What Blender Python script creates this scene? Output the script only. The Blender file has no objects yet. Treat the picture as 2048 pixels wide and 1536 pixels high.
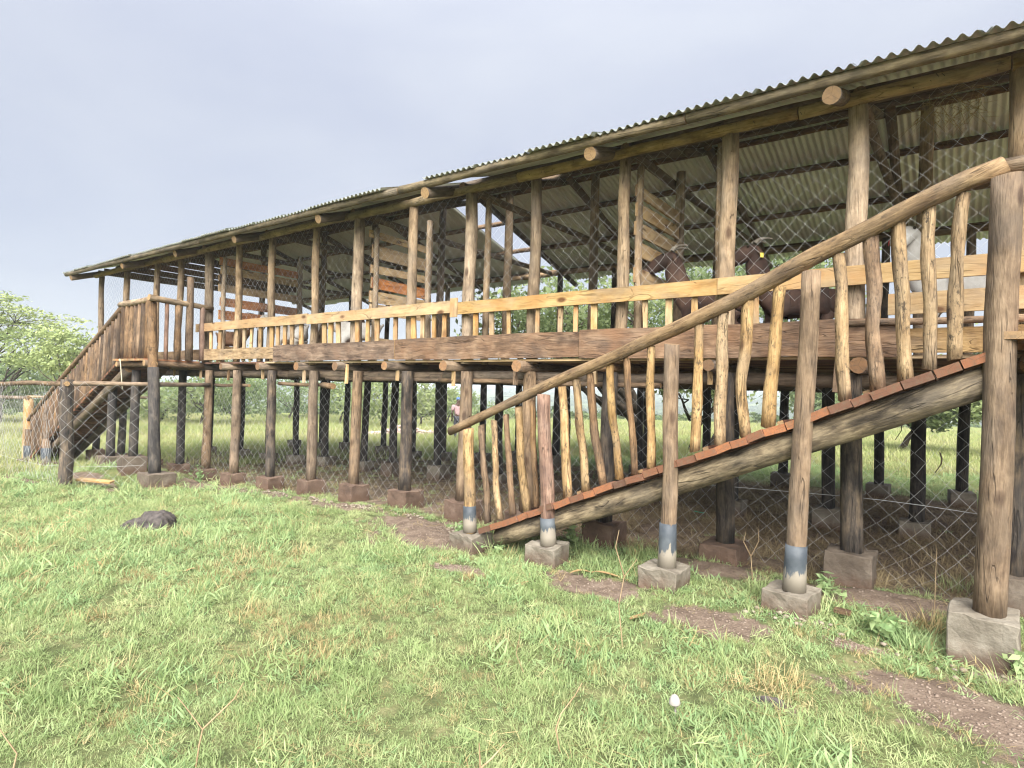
import bpy, bmesh, math, random
import numpy as np
from mathutils import Vector, Matrix, noise as mnoise

random.seed(7)
RNG = np.random.default_rng(11)
scene = bpy.context.scene
COL = scene.collection

# ------------------------------------------------------------------ camera
# World frame: X along the shed's long front (to the right), Y into the shed, Z up.
# The camera stands at the origin; eye level is z = 0 and the ground lies about 1.5 m below.
F_PX, YAW, PITCH, ROLL = 1211.3, math.radians(36.64), math.radians(0.554), math.radians(1.576)
FW = Vector((-math.sin(YAW) * math.cos(PITCH), math.cos(YAW) * math.cos(PITCH), math.sin(PITCH)))
RT0 = Vector((math.cos(YAW), math.sin(YAW), 0))
UP0 = RT0.cross(FW)
RT = RT0 * math.cos(ROLL) + UP0 * math.sin(ROLL)
UP = UP0 * math.cos(ROLL) - RT0 * math.sin(ROLL)
cam_data = bpy.data.cameras.new("camera")
cam_data.sensor_fit = 'HORIZONTAL'
cam_data.sensor_width = 36.0
cam_data.lens = 36.0 * F_PX / 2048.0
cam_data.clip_start = 0.05
cam_data.clip_end = 6000
cam = bpy.data.objects.new("camera", cam_data)
COL.objects.link(cam)
cam.matrix_world = Matrix(((RT.x, UP.x, -FW.x, 0), (RT.y, UP.y, -FW.y, 0), (RT.z, UP.z, -FW.z, 0), (0, 0, 0, 1)))
scene.camera = cam

# ------------------------------------------------------------------ world, sun, exposure
SUN_EL, SUN_AZ = math.radians(42), math.radians(145)     # azimuth clockwise from +Y
world = bpy.data.worlds.new("World")
scene.world = world
world.use_nodes = True
wn, wl = world.node_tree.nodes, world.node_tree.links
wn.clear()
w_out = wn.new('ShaderNodeOutputWorld')
w_bg = wn.new('ShaderNodeBackground')
w_sky = wn.new('ShaderNodeTexSky')
w_sky.sky_type = 'NISHITA'
w_sky.sun_disc = False
w_sky.sun_elevation = SUN_EL
w_sky.sun_rotation = SUN_AZ
w_tc = wn.new('ShaderNodeTexCoord')
w_sep = wn.new('ShaderNodeSeparateXYZ')
wl.new(w_tc.outputs['Generated'], w_sep.inputs[0])
def wmath(op, a, b=None, c=None):
    n = wn.new('ShaderNodeMath'); n.operation = op
    for i, v in enumerate((a, b, c)):
        if v is None: continue
        if isinstance(v, (int, float)): n.inputs[i].default_value = v
        else: wl.new(v, n.inputs[i])
    return n.outputs[0]
s_ = wmath('MAXIMUM', w_sep.outputs['Z'], 0.0)
grad = wmath('MULTIPLY_ADD', s_, 0.15, 1.0)
grad = wmath('MULTIPLY_ADD', wmath('POWER', s_, 4.0), 2.0, grad)
w_map = wn.new('ShaderNodeMapping')
w_map.inputs['Scale'].default_value = (1.0, 1.0, 2.6)
w_map.inputs['Location'].default_value = (0.3, 0.1, 0.15)
wl.new(w_tc.outputs['Generated'], w_map.inputs[0])
w_noise = wn.new('ShaderNodeTexNoise')
w_noise.inputs['Scale'].default_value = 2.0
w_noise.inputs['Detail'].default_value = 7
w_noise.inputs['Roughness'].default_value = 0.5
w_noise.inputs['Distortion'].default_value = 0.3
wl.new(w_map.outputs[0], w_noise.inputs['Vector'])
w_ramp = wn.new('ShaderNodeValToRGB')
w_ramp.color_ramp.elements[0].position = 0.34
w_ramp.color_ramp.elements[0].color = (0.580, 0.615, 0.735, 1)
w_ramp.color_ramp.elements[1].position = 0.66
w_ramp.color_ramp.elements[1].color = (0.705, 0.735, 0.812, 1)
wl.new(w_noise.outputs[0], w_ramp.inputs[0])
w_mul = wn.new('ShaderNodeVectorMath'); w_mul.operation = 'SCALE'
wl.new(w_ramp.outputs[0], w_mul.inputs[0])
CLOUD = 0.096
wl.new(wmath('MULTIPLY', grad, CLOUD), w_mul.inputs['Scale'])
w_skys = wn.new('ShaderNodeVectorMath'); w_skys.operation = 'SCALE'
w_skys.inputs['Scale'].default_value = 0.02
wl.new(w_sky.outputs[0], w_skys.inputs[0])
w_mix = wn.new('ShaderNodeMix'); w_mix.data_type = 'RGBA'
w_mix.inputs['Factor'].default_value = 0.88           # thick cloud in front of the clear sky
wl.new(w_skys.outputs[0], w_mix.inputs['A'])
wl.new(w_mul.outputs[0], w_mix.inputs['B'])
wl.new(w_mix.outputs['Result'], w_bg.inputs['Color'])
w_bg.inputs['Strength'].default_value = 1.0
wl.new(w_bg.outputs[0], w_out.inputs[0])

sun_data = bpy.data.lights.new("sun", 'SUN')
sun_data.energy = 1.5
sun_data.angle = math.radians(65)
sun_data.color = (1.0, 0.965, 0.90)
sun = bpy.data.objects.new("sun", sun_data)
COL.objects.link(sun)
sdir = Vector((math.sin(SUN_AZ) * math.cos(SUN_EL), math.cos(SUN_AZ) * math.cos(SUN_EL), math.sin(SUN_EL)))
sun.rotation_euler = sdir.to_track_quat('Z', 'Y').to_euler()
sun.location = (0, 0, 30)

vs = scene.view_settings
vs.view_transform = 'Standard'
vs.look = 'None'
vs.gamma = 1.0
vs.use_curve_mapping = False
vs.exposure = 3.35
scene.cycles.use_denoising = True
scene.cycles.pixel_filter_type = 'BLACKMAN_HARRIS'
scene.cycles.filter_width = 1.2
scene.cycles.max_bounces = 8
scene.cycles.diffuse_bounces = 4
scene.cycles.transparent_max_bounces = 8
scene.cycles.volume_bounces = 1

# ------------------------------------------------------------------ helpers
WM = {}                                       # world matrix of every object built

def ray(x, y):
    return FW + RT * ((x - 1024) / F_PX) - UP * ((y - 768) / F_PX)
def at(x, y, Y):
    d = ray(x, y); return d * (Y / d.y)
def atz(x, y, Z):
    d = ray(x, y); return d * (Z / d.z)

def put(o, parent=None, world=None):
    world = world or Matrix.Identity(4)
    COL.objects.link(o)
    if parent is not None:
        o.parent = parent
        o.matrix_parent_inverse = WM[parent.name].inverted()
    o.matrix_basis = world
    WM[o.name] = world.copy()
    return o

def tag(o, label=None, cat=None, group=None, kind=None):
    if label: o["label"] = label
    if cat: o["category"] = cat
    if group: o["group"] = group
    if kind: o["kind"] = kind
    return o

def thing(name, loc, label, cat, group=None):
    o = bpy.data.objects.new(name, None)
    o.empty_display_size = 0.2
    put(o, None, Matrix.Translation(Vector(loc)))
    return tag(o, label, cat, group)

def mesh_obj(name, verts, faces, mats, parent=None, world=None, smooth=None, midx=None):
    me = bpy.data.meshes.new(name)
    me.from_pydata([tuple(v) for v in verts], [], [tuple(f) for f in faces])
    for m in (mats if isinstance(mats, (list, tuple)) else [mats]):
        me.materials.append(m)
    if smooth is not None:
        me.polygons.foreach_set('use_smooth', smooth if not isinstance(smooth, bool) else [smooth] * len(me.polygons))
    if midx is not None:
        me.polygons.foreach_set('material_index', midx)
    me.update()
    return put(bpy.data.objects.new(name, me), parent, world)

def np_mesh(name, V, Fq, mat, smooth=False):
    """mesh from numpy arrays; Fq (n, k) faces of equal size"""
    me = bpy.data.meshes.new(name)
    n, k = Fq.shape
    me.vertices.add(len(V)); me.vertices.foreach_set('co', np.asarray(V, np.float32).ravel())
    me.loops.add(n * k); me.loops.foreach_set('vertex_index', np.asarray(Fq, np.int32).ravel())
    me.polygons.add(n)
    me.polygons.foreach_set('loop_start', np.arange(0, n * k, k, dtype=np.int32))
    me.polygons.foreach_set('loop_total', np.full(n, k, np.int32))
    if smooth: me.polygons.foreach_set('use_smooth', np.ones(n, bool))
    for m in (mat if isinstance(mat, (list, tuple)) else [mat]):
        me.materials.append(m)
    me.update(calc_edges=True)
    return me

def frame(a, b, side=None):
    a, b = Vector(a), Vector(b)
    z = (b - a).normalized()
    s = Vector(side) if side is not None else (Vector((1, 0, 0)) if abs(z.x) < 0.9 else Vector((0, 1, 0)))
    x = (s - z * s.dot(z)).normalized()
    y = z.cross(x)
    return Matrix(((x.x, y.x, z.x, a.x), (x.y, y.y, z.y, a.y), (x.z, y.z, z.z, a.z), (0, 0, 0, 1)))

def log(name, pts, r0, r1, mats, parent=None, sides=10, segs=None, rough=0.05, wob=0.0, cut=0.0):
    """a round pole through the points pts, tapering from r0 to r1; its grain runs along local z"""
    pts = [Vector(p) for p in pts]
    M = frame(pts[0], pts[-1]); Mi = M.inverted()
    L = [Mi @ p for p in pts]
    length = (pts[-1] - pts[0]).length
    segs = segs or max(2, min(12, int(length / 0.22)))
    ts = np.linspace(0, 1, segs + 1)
    zs = [p.z for p in L]
    xs, ys = [p.x for p in L], [p.y for p in L]
    seed = random.random() * 100
    V, Fc, sm, mi = [], [], [], []
    tot = zs[-1]
    for i, t in enumerate(ts):
        z = t * tot
        if len(L) > 2:
            cx, cy = np.interp(z, zs, xs), np.interp(z, zs, ys)
            # soften the bends
            e = 0.12 * tot
            cx = (cx + np.interp(z - e, zs, xs) + np.interp(z + e, zs, xs)) / 3 if 0 < i < segs else cx
            cy = (cy + np.interp(z - e, zs, ys) + np.interp(z + e, zs, ys)) / 3 if 0 < i < segs else cy
        else:
            cx = cy = 0.0
        if wob:
            k = math.sin(math.pi * t)
            cx += wob * k * mnoise.noise((seed, t * 1.7, 0)); cy += wob * k * mnoise.noise((0, seed, t * 1.7))
        r = r0 + (r1 - r0) * t
        for j in range(sides):
            a = 2 * math.pi * j / sides
            rr = r * (1 + rough * 2.6 * mnoise.noise((math.cos(a) * 1.3 + seed, math.sin(a) * 1.3, z * 2.2 / max(0.3, r * 14))))
            zz = z + (cut * rr * math.cos(a + seed) if i in (0, segs) else 0)
            V.append((cx + rr * math.cos(a), cy + rr * math.sin(a), zz))
    for i in range(segs):
        for j in range(sides):
            k = (j + 1) % sides
            Fc.append((i * sides + j, i * sides + k, (i + 1) * sides + k, (i + 1) * sides + j)); sm.append(True); mi.append(0)
    Fc.append(tuple(reversed(range(sides)))); sm.append(False); mi.append(1)
    Fc.append(tuple(range(segs * sides, (segs + 1) * sides))); sm.append(False); mi.append(1)
    m = mats if isinstance(mats, (list, tuple)) else [mats, M_END]
    return mesh_obj(name, V, Fc, m, parent, M, sm, mi)

def board(name, a, b, wdir, w, t, mats, parent=None, segs=3, jit=0.004, slant=0.0):
    """a sawn board from a to b (its axis), w wide along wdir and t thick"""
    M = frame(a, b, wdir)
    n = (Vector(b) - Vector(a)).length
    V, Fc, mi = [], [], []
    for i in range(segs + 1):
        z = n * i / segs
        jw0, jw1 = random.uniform(-jit, jit), random.uniform(-jit, jit)
        off = random.uniform(-jit, jit) * 0.4
        sl = slant * (1 if i == segs else -1 if i == 0 else 0)
        V += [(-w / 2 + jw0, -t / 2 + off, z - sl), (w / 2 + jw1, -t / 2 + off, z + sl), (w / 2 + jw1, t / 2 + off, z + sl), (-w / 2 + jw0, t / 2 + off, z - sl)]
    for i in range(segs):
        for j in range(4):
            k = (j + 1) % 4
            Fc.append((i * 4 + j, i * 4 + k, i * 4 + 4 + k, i * 4 + 4 + j)); mi.append(0)
    Fc.append((3, 2, 1, 0)); Fc.append((segs * 4, segs * 4 + 1, segs * 4 + 2, segs * 4 + 3)); mi += [1, 1]
    m = mats if isinstance(mats, (list, tuple)) else [mats, M_END]
    return mesh_obj(name, V, Fc, m, parent, M, None, mi)

def block(name, c, sx, sy, sz, mats, parent=None, rz=0.0, jit=0.006, cuts=4, taper=0.0, lump=0.0):
    """a rough cast block, c = centre of its bottom face"""
    bm = bmesh.new()
    bmesh.ops.create_cube(bm, size=1.0)
    bmesh.ops.bevel(bm, geom=bm.edges[:], offset=0.02, segments=1, affect='EDGES')
    bmesh.ops.subdivide_edges(bm, edges=bm.edges[:], cuts=cuts, use_grid_fill=True)
    sd = random.random() * 50
    for v in bm.verts:
        p = v.co.copy()
        top = p.z + 0.5
        v.co = Vector((p.x * sx * (1 - taper * top), p.y * sy * (1 - taper * top), top * sz))
        nz = mnoise.noise_vector(v.co * 6 + Vector((sd, sd, 0))) * 1.8 + mnoise.noise_vector(v.co * 24 + Vector((sd, sd, 0))) * 1.1
        v.co += nz * jit
        if lump and top > 0.9: v.co.z += lump * mnoise.noise(v.co * 14 + Vector((sd, 0, 0)))
    me = bpy.data.meshes.new(name); bm.to_mesh(me); bm.free()
    for m in (mats if isinstance(mats, (list, tuple)) else [mats]): me.materials.append(m)
    M = Matrix.Translation(Vector(c)) @ Matrix.Rotation(rz, 4, 'Z')
    return put(bpy.data.objects.new(name, me), parent, M)

# ------------------------------------------------------------------ materials
class NT:
    def __init__(s, name):
        s.m = bpy.data.materials.new(name); s.m.use_nodes = True
        s.t = s.m.node_tree; s.n = s.t.nodes; s.l = s.t.links
        s.bsdf = s.n.get('Principled BSDF')
        s.out = s.n.get('Material Output')
    def add(s, typ, **kw):
        n = s.n.new(typ)
        for k, v in kw.items(): setattr(n, k, v)
        return n
    def put(s, sock, v):
        if isinstance(v, bpy.types.NodeSocket): s.l.new(v, sock)
        else: sock.default_value = v
    def math(s, op, a, b=0.0, clamp=False):
        n = s.add('ShaderNodeMath', operation=op); n.use_clamp = clamp
        s.put(n.inputs[0], a); s.put(n.inputs[1], b)
        return n.outputs[0]
    def mixc(s, f, a, b, mode='MIX'):
        n = s.add('ShaderNodeMix', data_type='RGBA', blend_type=mode)
        s.put(n.inputs['Factor'], f)
        for k, v in (('A', a), ('B', b)):
            s.put(n.inputs[k], v if isinstance(v, bpy.types.NodeSocket) else (*v, 1) if len(v) == 3 else v)
        return n.outputs['Result']
    def noise(s, vec, scale, detail=4, rough=0.55, dist=0.0):
        n = s.add('ShaderNodeTexNoise')
        if vec is not None: s.l.new(vec, n.inputs['Vector'])
        n.inputs['Scale'].default_value = scale; n.inputs['Detail'].default_value = detail
        n.inputs['Roughness'].default_value = rough; n.inputs['Distortion'].default_value = dist
        return n.outputs[0]
    def ramp(s, f, stops):
        n = s.add('ShaderNodeValToRGB'); e = n.color_ramp.elements
        while len(e) < len(stops): e.new(0.5)
        for el, (p, c) in zip(e, stops):
            el.position = p; el.color = (*c, 1) if len(c) == 3 else c
        s.put(n.inputs[0], f)
        return n.outputs[0]
    def range(s, f, a, b, c=0.0, d=1.0):
        n = s.add('ShaderNodeMapRange'); n.clamp = True
        s.put(n.inputs[0], f)
        for i, v in enumerate((a, b, c, d)): n.inputs[i + 1].default_value = v
        return n.outputs[0]
    def mapping(s, vec, scale=(1, 1, 1)):
        n = s.add('ShaderNodeMapping'); s.put(n.inputs[0], vec); n.inputs['Scale'].default_value = scale
        return n.outputs[0]
    def objvec(s):
        """object coordinates shifted by a random amount for every object"""
        tc = s.add('ShaderNodeTexCoord'); oi = s.add('ShaderNodeObjectInfo')
        n = s.add('ShaderNodeVectorMath', operation='ADD')
        sc = s.add('ShaderNodeVectorMath', operation='SCALE'); sc.inputs[0].default_value = (31.0, 17.0, 53.0)
        s.l.new(oi.outputs['Random'], sc.inputs['Scale'])
        s.l.new(tc.outputs['Object'], n.inputs[0]); s.l.new(sc.outputs[0], n.inputs[1])
        return n.outputs[0], oi.outputs['Random'], tc.outputs['Object']
    def bump(s, h, strength, dist=0.01):
        n = s.add('ShaderNodeBump'); n.inputs['Strength'].default_value = strength; n.inputs['Distance'].default_value = dist
        s.put(n.inputs['Height'], h); s.l.new(n.outputs[0], s.bsdf.inputs['Normal'])
    def fin(s, col, rough=0.8, metal=0.0, spec=0.3):
        s.put(s.bsdf.inputs['Base Color'], col if isinstance(col, bpy.types.NodeSocket) else (*col, 1))
        s.put(s.bsdf.inputs['Roughness'], rough); s.put(s.bsdf.inputs['Metallic'], metal)
        s.bsdf.inputs['Specular IOR Level'].default_value = spec
        return s.m

def wood(name, dark, mid, light, rs=26, zs=3.2, speck=0.0, speckc=(0.03, 0.022, 0.016), knot=0.5, rough=0.85, var=0.3,
         tint=None, bump=0.8, stain=0.25, crack=0.6):
    """weathered timber, grain along local z: blotches, fibre streaks, split lines, knots, stains and bark specks"""
    s = NT(name)
    v, rnd, raw = s.objvec()
    blot = s.noise(s.mapping(v, (7, 7, 4.5)), 1.0, 5, 0.62, 0.5)
    strk = s.noise(s.mapping(v, (rs, rs, zs)), 1.0, 5, 0.65, 0.8)
    fine = s.noise(s.mapping(v, (rs * 4, rs * 4, zs * 4)), 1.0, 3, 0.65)
    f = s.math('ADD', s.math('ADD', s.math('MULTIPLY', blot, 0.45), s.math('MULTIPLY', strk, 0.38)), s.math('MULTIPLY', fine, 0.22))
    col = s.ramp(f, [(0.40, dark), (0.51, mid), (0.63, light)])
    grey = tuple(0.40 * sum(mid) / 3 + 0.42 * c for c in mid)
    col = s.mixc(s.range(s.noise(s.mapping(v, (4, 4, 2.2)), 1.0, 3, 0.55), 0.47, 0.66, 0.0, 0.5), col, grey)     # silvered patches
    if tint: col = s.mixc(s.range(s.noise(s.mapping(v, (3, 3, 2.4)), 1.0, 3), 0.50, 0.66, 0.0, 0.75), col, tint)
    if stain: col = s.mixc(s.range(s.noise(s.mapping(v, (5, 5, 1.8)), 1.3, 5, 0.6), 0.50, 0.66, 0.0, stain), col, tuple(c * 0.35 for c in dark))
    wb = s.noise(s.mapping(v, (rs * 0.55, rs * 0.55, 1.1)), 1.0, 2, 0.5, 1.0)
    ck = s.math('ABSOLUTE', s.math('SUBTRACT', wb, 0.5))
    brk = s.range(s.noise(s.mapping(v, (9, 9, 3)), 1.0, 2), 0.45, 0.58)
    ckf = s.math('MULTIPLY', s.range(ck, 0.004, 0.016, crack, 0.0), brk)
    col = s.mixc(ckf, col, tuple(c * 0.22 for c in dark))
    if knot:
        vo = s.add('ShaderNodeTexVoronoi'); s.l.new(s.mapping(v, (5.5, 5.5, 2.6)), vo.inputs['Vector']); vo.inputs['Scale'].default_value = 1.0
        k = s.range(vo.outputs['Distance'], 0.09, 0.20, knot, 0.0)
        col = s.mixc(k, col, (dark[0] * 0.4, dark[1] * 0.3, dark[2] * 0.3))
    if speck:
        sp = s.noise(s.mapping(v, (46, 46, 22)), 1.0, 4, 0.75)
        big = s.noise(s.mapping(v, (8, 8, 5)), 1.0, 3, 0.6)
        fs = s.math('MULTIPLY', s.range(sp, 0.51, 0.62), s.range(big, 0.38, 0.62, 0.1, 1.0))
        col = s.mixc(s.math('MULTIPLY', fs, speck), col, speckc)
    hsv = s.add('ShaderNodeHueSaturation'); s.l.new(col, hsv.inputs['Color'])
    s.l.new(s.range(rnd, 0, 1, 1 - var, 1 + var), hsv.inputs['Value'])
    s.l.new(s.range(s.math('FRACT', s.math('MULTIPLY', rnd, 13.7)), 0, 1, 0.92, 1.18), hsv.inputs['Saturation'])
    h = s.math('SUBTRACT', s.math('ADD', strk, s.math('MULTIPLY', fine, 0.7)), s.math('MULTIPLY', ckf, 1.5))
    s.bump(h, bump, 0.012)
    return s.fin(hsv.outputs[0], rough)

M_END = None
def endgrain(name, c1, c2, dirty=None):
    s = NT(name)
    v, rnd, raw = s.objvec()
    sep = s.add('ShaderNodeSeparateXYZ'); s.l.new(raw, sep.inputs[0])
    r = s.math('SQRT', s.math('ADD', s.math('POWER', sep.outputs[0], 2.0), s.math('POWER', sep.outputs[1], 2.0)))
    ring = s.math('FRACT', s.math('ADD', s.math('MULTIPLY', r, 95.0), s.math('MULTIPLY', s.noise(v, 9, 3), 1.4)))
    col = s.mixc(s.range(ring, 0.55, 1.0, 0, 0.55), c1, c2)
    col = s.mixc(s.range(s.noise(v, 12, 4), 0.5, 0.75, 0, 0.6), col, c2)
    col = s.mixc(s.range(rnd, 0, 1, 0.0, 0.75), col, c2)
    if dirty: col = s.mixc(s.range(s.math('FRACT', s.math('MULTIPLY', rnd, 7.31)), 0.25, 0.9, 0.0, 0.8), col, dirty)
    ang = s.math('ARCTAN2', sep.outputs[0], sep.outputs[1])
    spl = s.math('ABSOLUTE', s.math('SUBTRACT', s.math('FRACT', s.math('ADD', s.math('MULTIPLY', ang, 0.48), s.math('MULTIPLY', rnd, 5.0))), 0.5))
    col = s.mixc(s.range(s.math('MULTIPLY', spl, s.math('ADD', r, 0.01)), 0.0003, 0.0012, 0.8, 0.0), col, (0.05, 0.03, 0.02))
    col = s.mixc(s.range(s.noise(v, 30, 4, 0.7), 0.48, 0.66, 0.0, 0.6), col, (0.10, 0.07, 0.045))
    s.bump(s.noise(v, 40, 4), 0.6, 0.006)
    return s.fin(col, 0.85)
M_END = endgrain("wood_end_grain", (0.35, 0.235, 0.12), (0.24, 0.14, 0.065), (0.17, 0.11, 0.06))
M_END_OLD = endgrain("weathered_end_grain", (0.27, 0.155, 0.075), (0.17, 0.09, 0.045), (0.11, 0.07, 0.045))
M_END_RED = endgrain("red_wood_end_grain", (0.27, 0.108, 0.045), (0.155, 0.062, 0.032), (0.060, 0.035, 0.026))

W_PALE = wood("peeled_pole", (0.135, 0.083, 0.041), (0.270, 0.182, 0.094), (0.385, 0.277, 0.155), speck=0.9, var=0.2, knot=0.85, stain=0.3)
W_STAIR = wood("dark_bark_pole", (0.040, 0.025, 0.017), (0.092, 0.059, 0.037), (0.160, 0.108, 0.068), speck=0.6, var=0.28, knot=0.6, stain=0.5)
W_HAND = wood("worn_handrail", (0.085, 0.056, 0.034), (0.175, 0.122, 0.074), (0.270, 0.196, 0.123), speck=0.6, var=0.05, knot=0.8, stain=0.5)
W_BARK = wood("bark_pole", (0.064, 0.039, 0.023), (0.140, 0.089, 0.052), (0.235, 0.158, 0.096), speck=0.7, var=0.3, knot=0.7, stain=0.4)
W_RED = wood("reddish_pole", (0.080, 0.046, 0.034), (0.165, 0.100, 0.073), (0.26, 0.175, 0.128), speck=0.4, var=0.18, knot=0.7)
W_POST = wood("weathered_post", (0.105, 0.073, 0.046), (0.220, 0.160, 0.104), (0.345, 0.262, 0.177), var=0.25, knot=0.8, stain=0.45)
W_STILT = wood("tarred_stilt", (0.020, 0.018, 0.018), (0.066, 0.054, 0.045), (0.150, 0.115, 0.082), var=0.3, knot=0.6, stain=0.85)
W_TAR = wood("charcoal_stilt", (0.016, 0.015, 0.016), (0.046, 0.041, 0.039), (0.100, 0.085, 0.070), var=0.25, knot=0.4, stain=0.6)
W_NEWEL = wood("newel_post", (0.070, 0.048, 0.032), (0.146, 0.103, 0.068), (0.240, 0.176, 0.119), var=0.14, knot=0.7, stain=0.45)
W_DARK = wood("dark_beam", (0.048, 0.036, 0.027), (0.118, 0.087, 0.062), (0.205, 0.155, 0.110), var=0.28, knot=0.4)
W_EAVE = wood("grey_eave_pole", (0.062, 0.049, 0.034), (0.142, 0.114, 0.076), (0.24, 0.196, 0.132), var=0.15, knot=0.5, stain=0.5)
W_BEAM = wood("yellowish_beam", (0.120, 0.083, 0.040), (0.250, 0.182, 0.092), (0.36, 0.27, 0.145), var=0.2, knot=0.5, stain=0.5)
W_RAIL = wood("fresh_sawn_board", (0.205, 0.130, 0.062), (0.310, 0.214, 0.110), (0.380, 0.278, 0.153), rs=14, zs=1.6, var=0.10, knot=0.95, tint=(0.30, 0.175, 0.085), bump=0.35, stain=0.12, crack=0.5)
W_RIM = wood("rough_brown_board", (0.066, 0.041, 0.029), (0.142, 0.091, 0.060), (0.245, 0.168, 0.114), rs=15, zs=2.0, var=0.14, knot=0.3, stain=0.5, crack=0.35, tint=(0.165, 0.098, 0.062))
W_RIM2 = wood("rough_tan_board", (0.110, 0.068, 0.034), (0.225, 0.148, 0.076), (0.325, 0.230, 0.125), rs=15, zs=2.0, var=0.08, knot=0.6, stain=0.45)
W_PLANK = wood("pen_plank", (0.32, 0.205, 0.108), (0.48, 0.335, 0.187), (0.58, 0.435, 0.26), rs=14, zs=1.8, var=0.2, knot=0.85)
W_ORANGE = wood("orange_plank", (0.27, 0.105, 0.045), (0.41, 0.175, 0.076), (0.50, 0.245, 0.118), rs=14, zs=1.8, var=0.22, knot=0.6)
W_TREAD = wood("red_tread_plank", (0.085, 0.040, 0.027), (0.170, 0.082, 0.052), (0.255, 0.138, 0.090), rs=14, zs=2.0, var=0.3, knot=0.4, stain=0.5)
W_PICKET = wood("sawn_picket", (0.195, 0.122, 0.059), (0.315, 0.214, 0.112), (0.39, 0.285, 0.16), rs=16, zs=2.4, var=0.18, knot=0.6, tint=(0.34, 0.17, 0.065))
W_STRING = wood("mossy_stringer", (0.040, 0.030, 0.020), (0.130, 0.101, 0.066), (0.285, 0.228, 0.150), rs=18, zs=3.0, var=0.1, knot=0.4, stain=0.95)
W_FENCE = wood("fence_pole", (0.060, 0.040, 0.027), (0.135, 0.092, 0.060), (0.23, 0.165, 0.108), var=0.25, knot=0.5)

def concrete(name, c1, c2, c3):
    s = NT(name)
    v, rnd, raw = s.objvec()
    a = s.noise(v, 5, 6, 0.6); b = s.noise(v, 45, 4, 0.6)
    col = s.ramp(a, [(0.3, c1), (0.52, c2), (0.72, c3)])
    col = s.mixc(s.range(b, 0.5, 0.72, 0, 0.5), col, c1)
    sep = s.add('ShaderNodeSeparateXYZ'); s.l.new(raw, sep.inputs[0])
    low = s.math('ADD', sep.outputs[2], s.math('MULTIPLY', s.noise(v, 14, 3), -0.16))
    col = s.mixc(s.range(low, 0.02, 0.14, 0.85, 0.0), col, (0.085, 0.052, 0.036))       # splashed soil
    s.bump(s.math('ADD', b, a), 0.55, 0.012)
    return s.fin(col, 0.92, 0, 0.2)
M_CONC = concrete("footing_concrete", (0.098, 0.082, 0.064), (0.160, 0.141, 0.113), (0.22, 0.198, 0.163))
M_CONCD = concrete("mud_stained_concrete", (0.070, 0.054, 0.042), (0.115, 0.092, 0.072), (0.175, 0.145, 0.117))
M_FORM = concrete("brown_formwork", (0.060, 0.040, 0.030), (0.105, 0.070, 0.052), (0.155, 0.112, 0.085))

def simple(name, col, rough=0.7, metal=0.0, n=None, c2=None, spec=0.3, bump=0.0):
    s = NT(name)
    c = col
    if n:
        v, rnd, raw = s.objvec()
        f = s.noise(v, n, 5, 0.6)
        c = s.mixc(s.range(f, 0.35, 0.65), col, c2)
        if bump: s.bump(f, bump, 0.01)
    return s.fin(c, rough, metal, spec)

M_WIRE = simple("galvanised_wire", (0.56, 0.57, 0.58), 0.5, 0.25, 6, (0.38, 0.37, 0.36), 0.5)
M_NAIL = simple("dark_iron", (0.05, 0.045, 0.04), 0.6, 0.6)
def sleeve_mat():
    s = NT("blue_grey_sleeve")
    v, rnd, raw = s.objvec()
    f = s.noise(s.mapping(v, (20, 20, 5)), 1.0, 6, 0.7)
    sep = s.add('ShaderNodeSeparateXYZ'); s.l.new(raw, sep.inputs[0])
    base = s.mixc(s.range(s.noise(v, 7, 4), 0.4, 0.7), (0.038, 0.046, 0.056), (0.080, 0.091, 0.102))
    h = s.math('ADD', s.math('MULTIPLY', sep.outputs[2], 2.4), s.math('MULTIPLY', f, -1.0))
    col = s.mixc(s.range(h, -0.17, -0.13, 0.0, 1.0), (0.21, 0.185, 0.15), base)         # flaked off towards the footing
    s.bump(f, 0.3, 0.006)
    return s.fin(col, 0.55)
M_SLEEVE = sleeve_mat()
def roof_mat():
    s = NT("corrugated_iron")
    v, rnd, raw = s.objvec()
    f = s.noise(s.mapping(v, (2.0, 0.6, 1)), 2.0, 5, 0.6)
    col = s.mixc(s.range(f, 0.3, 0.7), (0.62, 0.69, 0.63), (0.77, 0.81, 0.765))
    rust = s.noise(s.mapping(v, (9, 1.2, 1)), 1.0, 5, 0.65)
    col = s.mixc(s.range(rust, 0.56, 0.72, 0, 0.5), col, (0.32, 0.27, 0.22))
    col = s.mixc(s.range(rnd, 0, 1, 0, 0.35), col, (0.60, 0.57, 0.54))
    geo = s.add('ShaderNodeNewGeometry')
    top = s.mixc(s.range(f, 0.3, 0.7), (0.13, 0.14, 0.126), (0.21, 0.225, 0.205))       # the upper face, coloured darker than the underside
    col = s.mixc(geo.outputs['Backfacing'], top, col)
    return s.fin(col, s.range(f, 0.3, 0.7, 0.34, 0.46), 0.22, 0.5)
M_ROOF = roof_mat()

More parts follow.
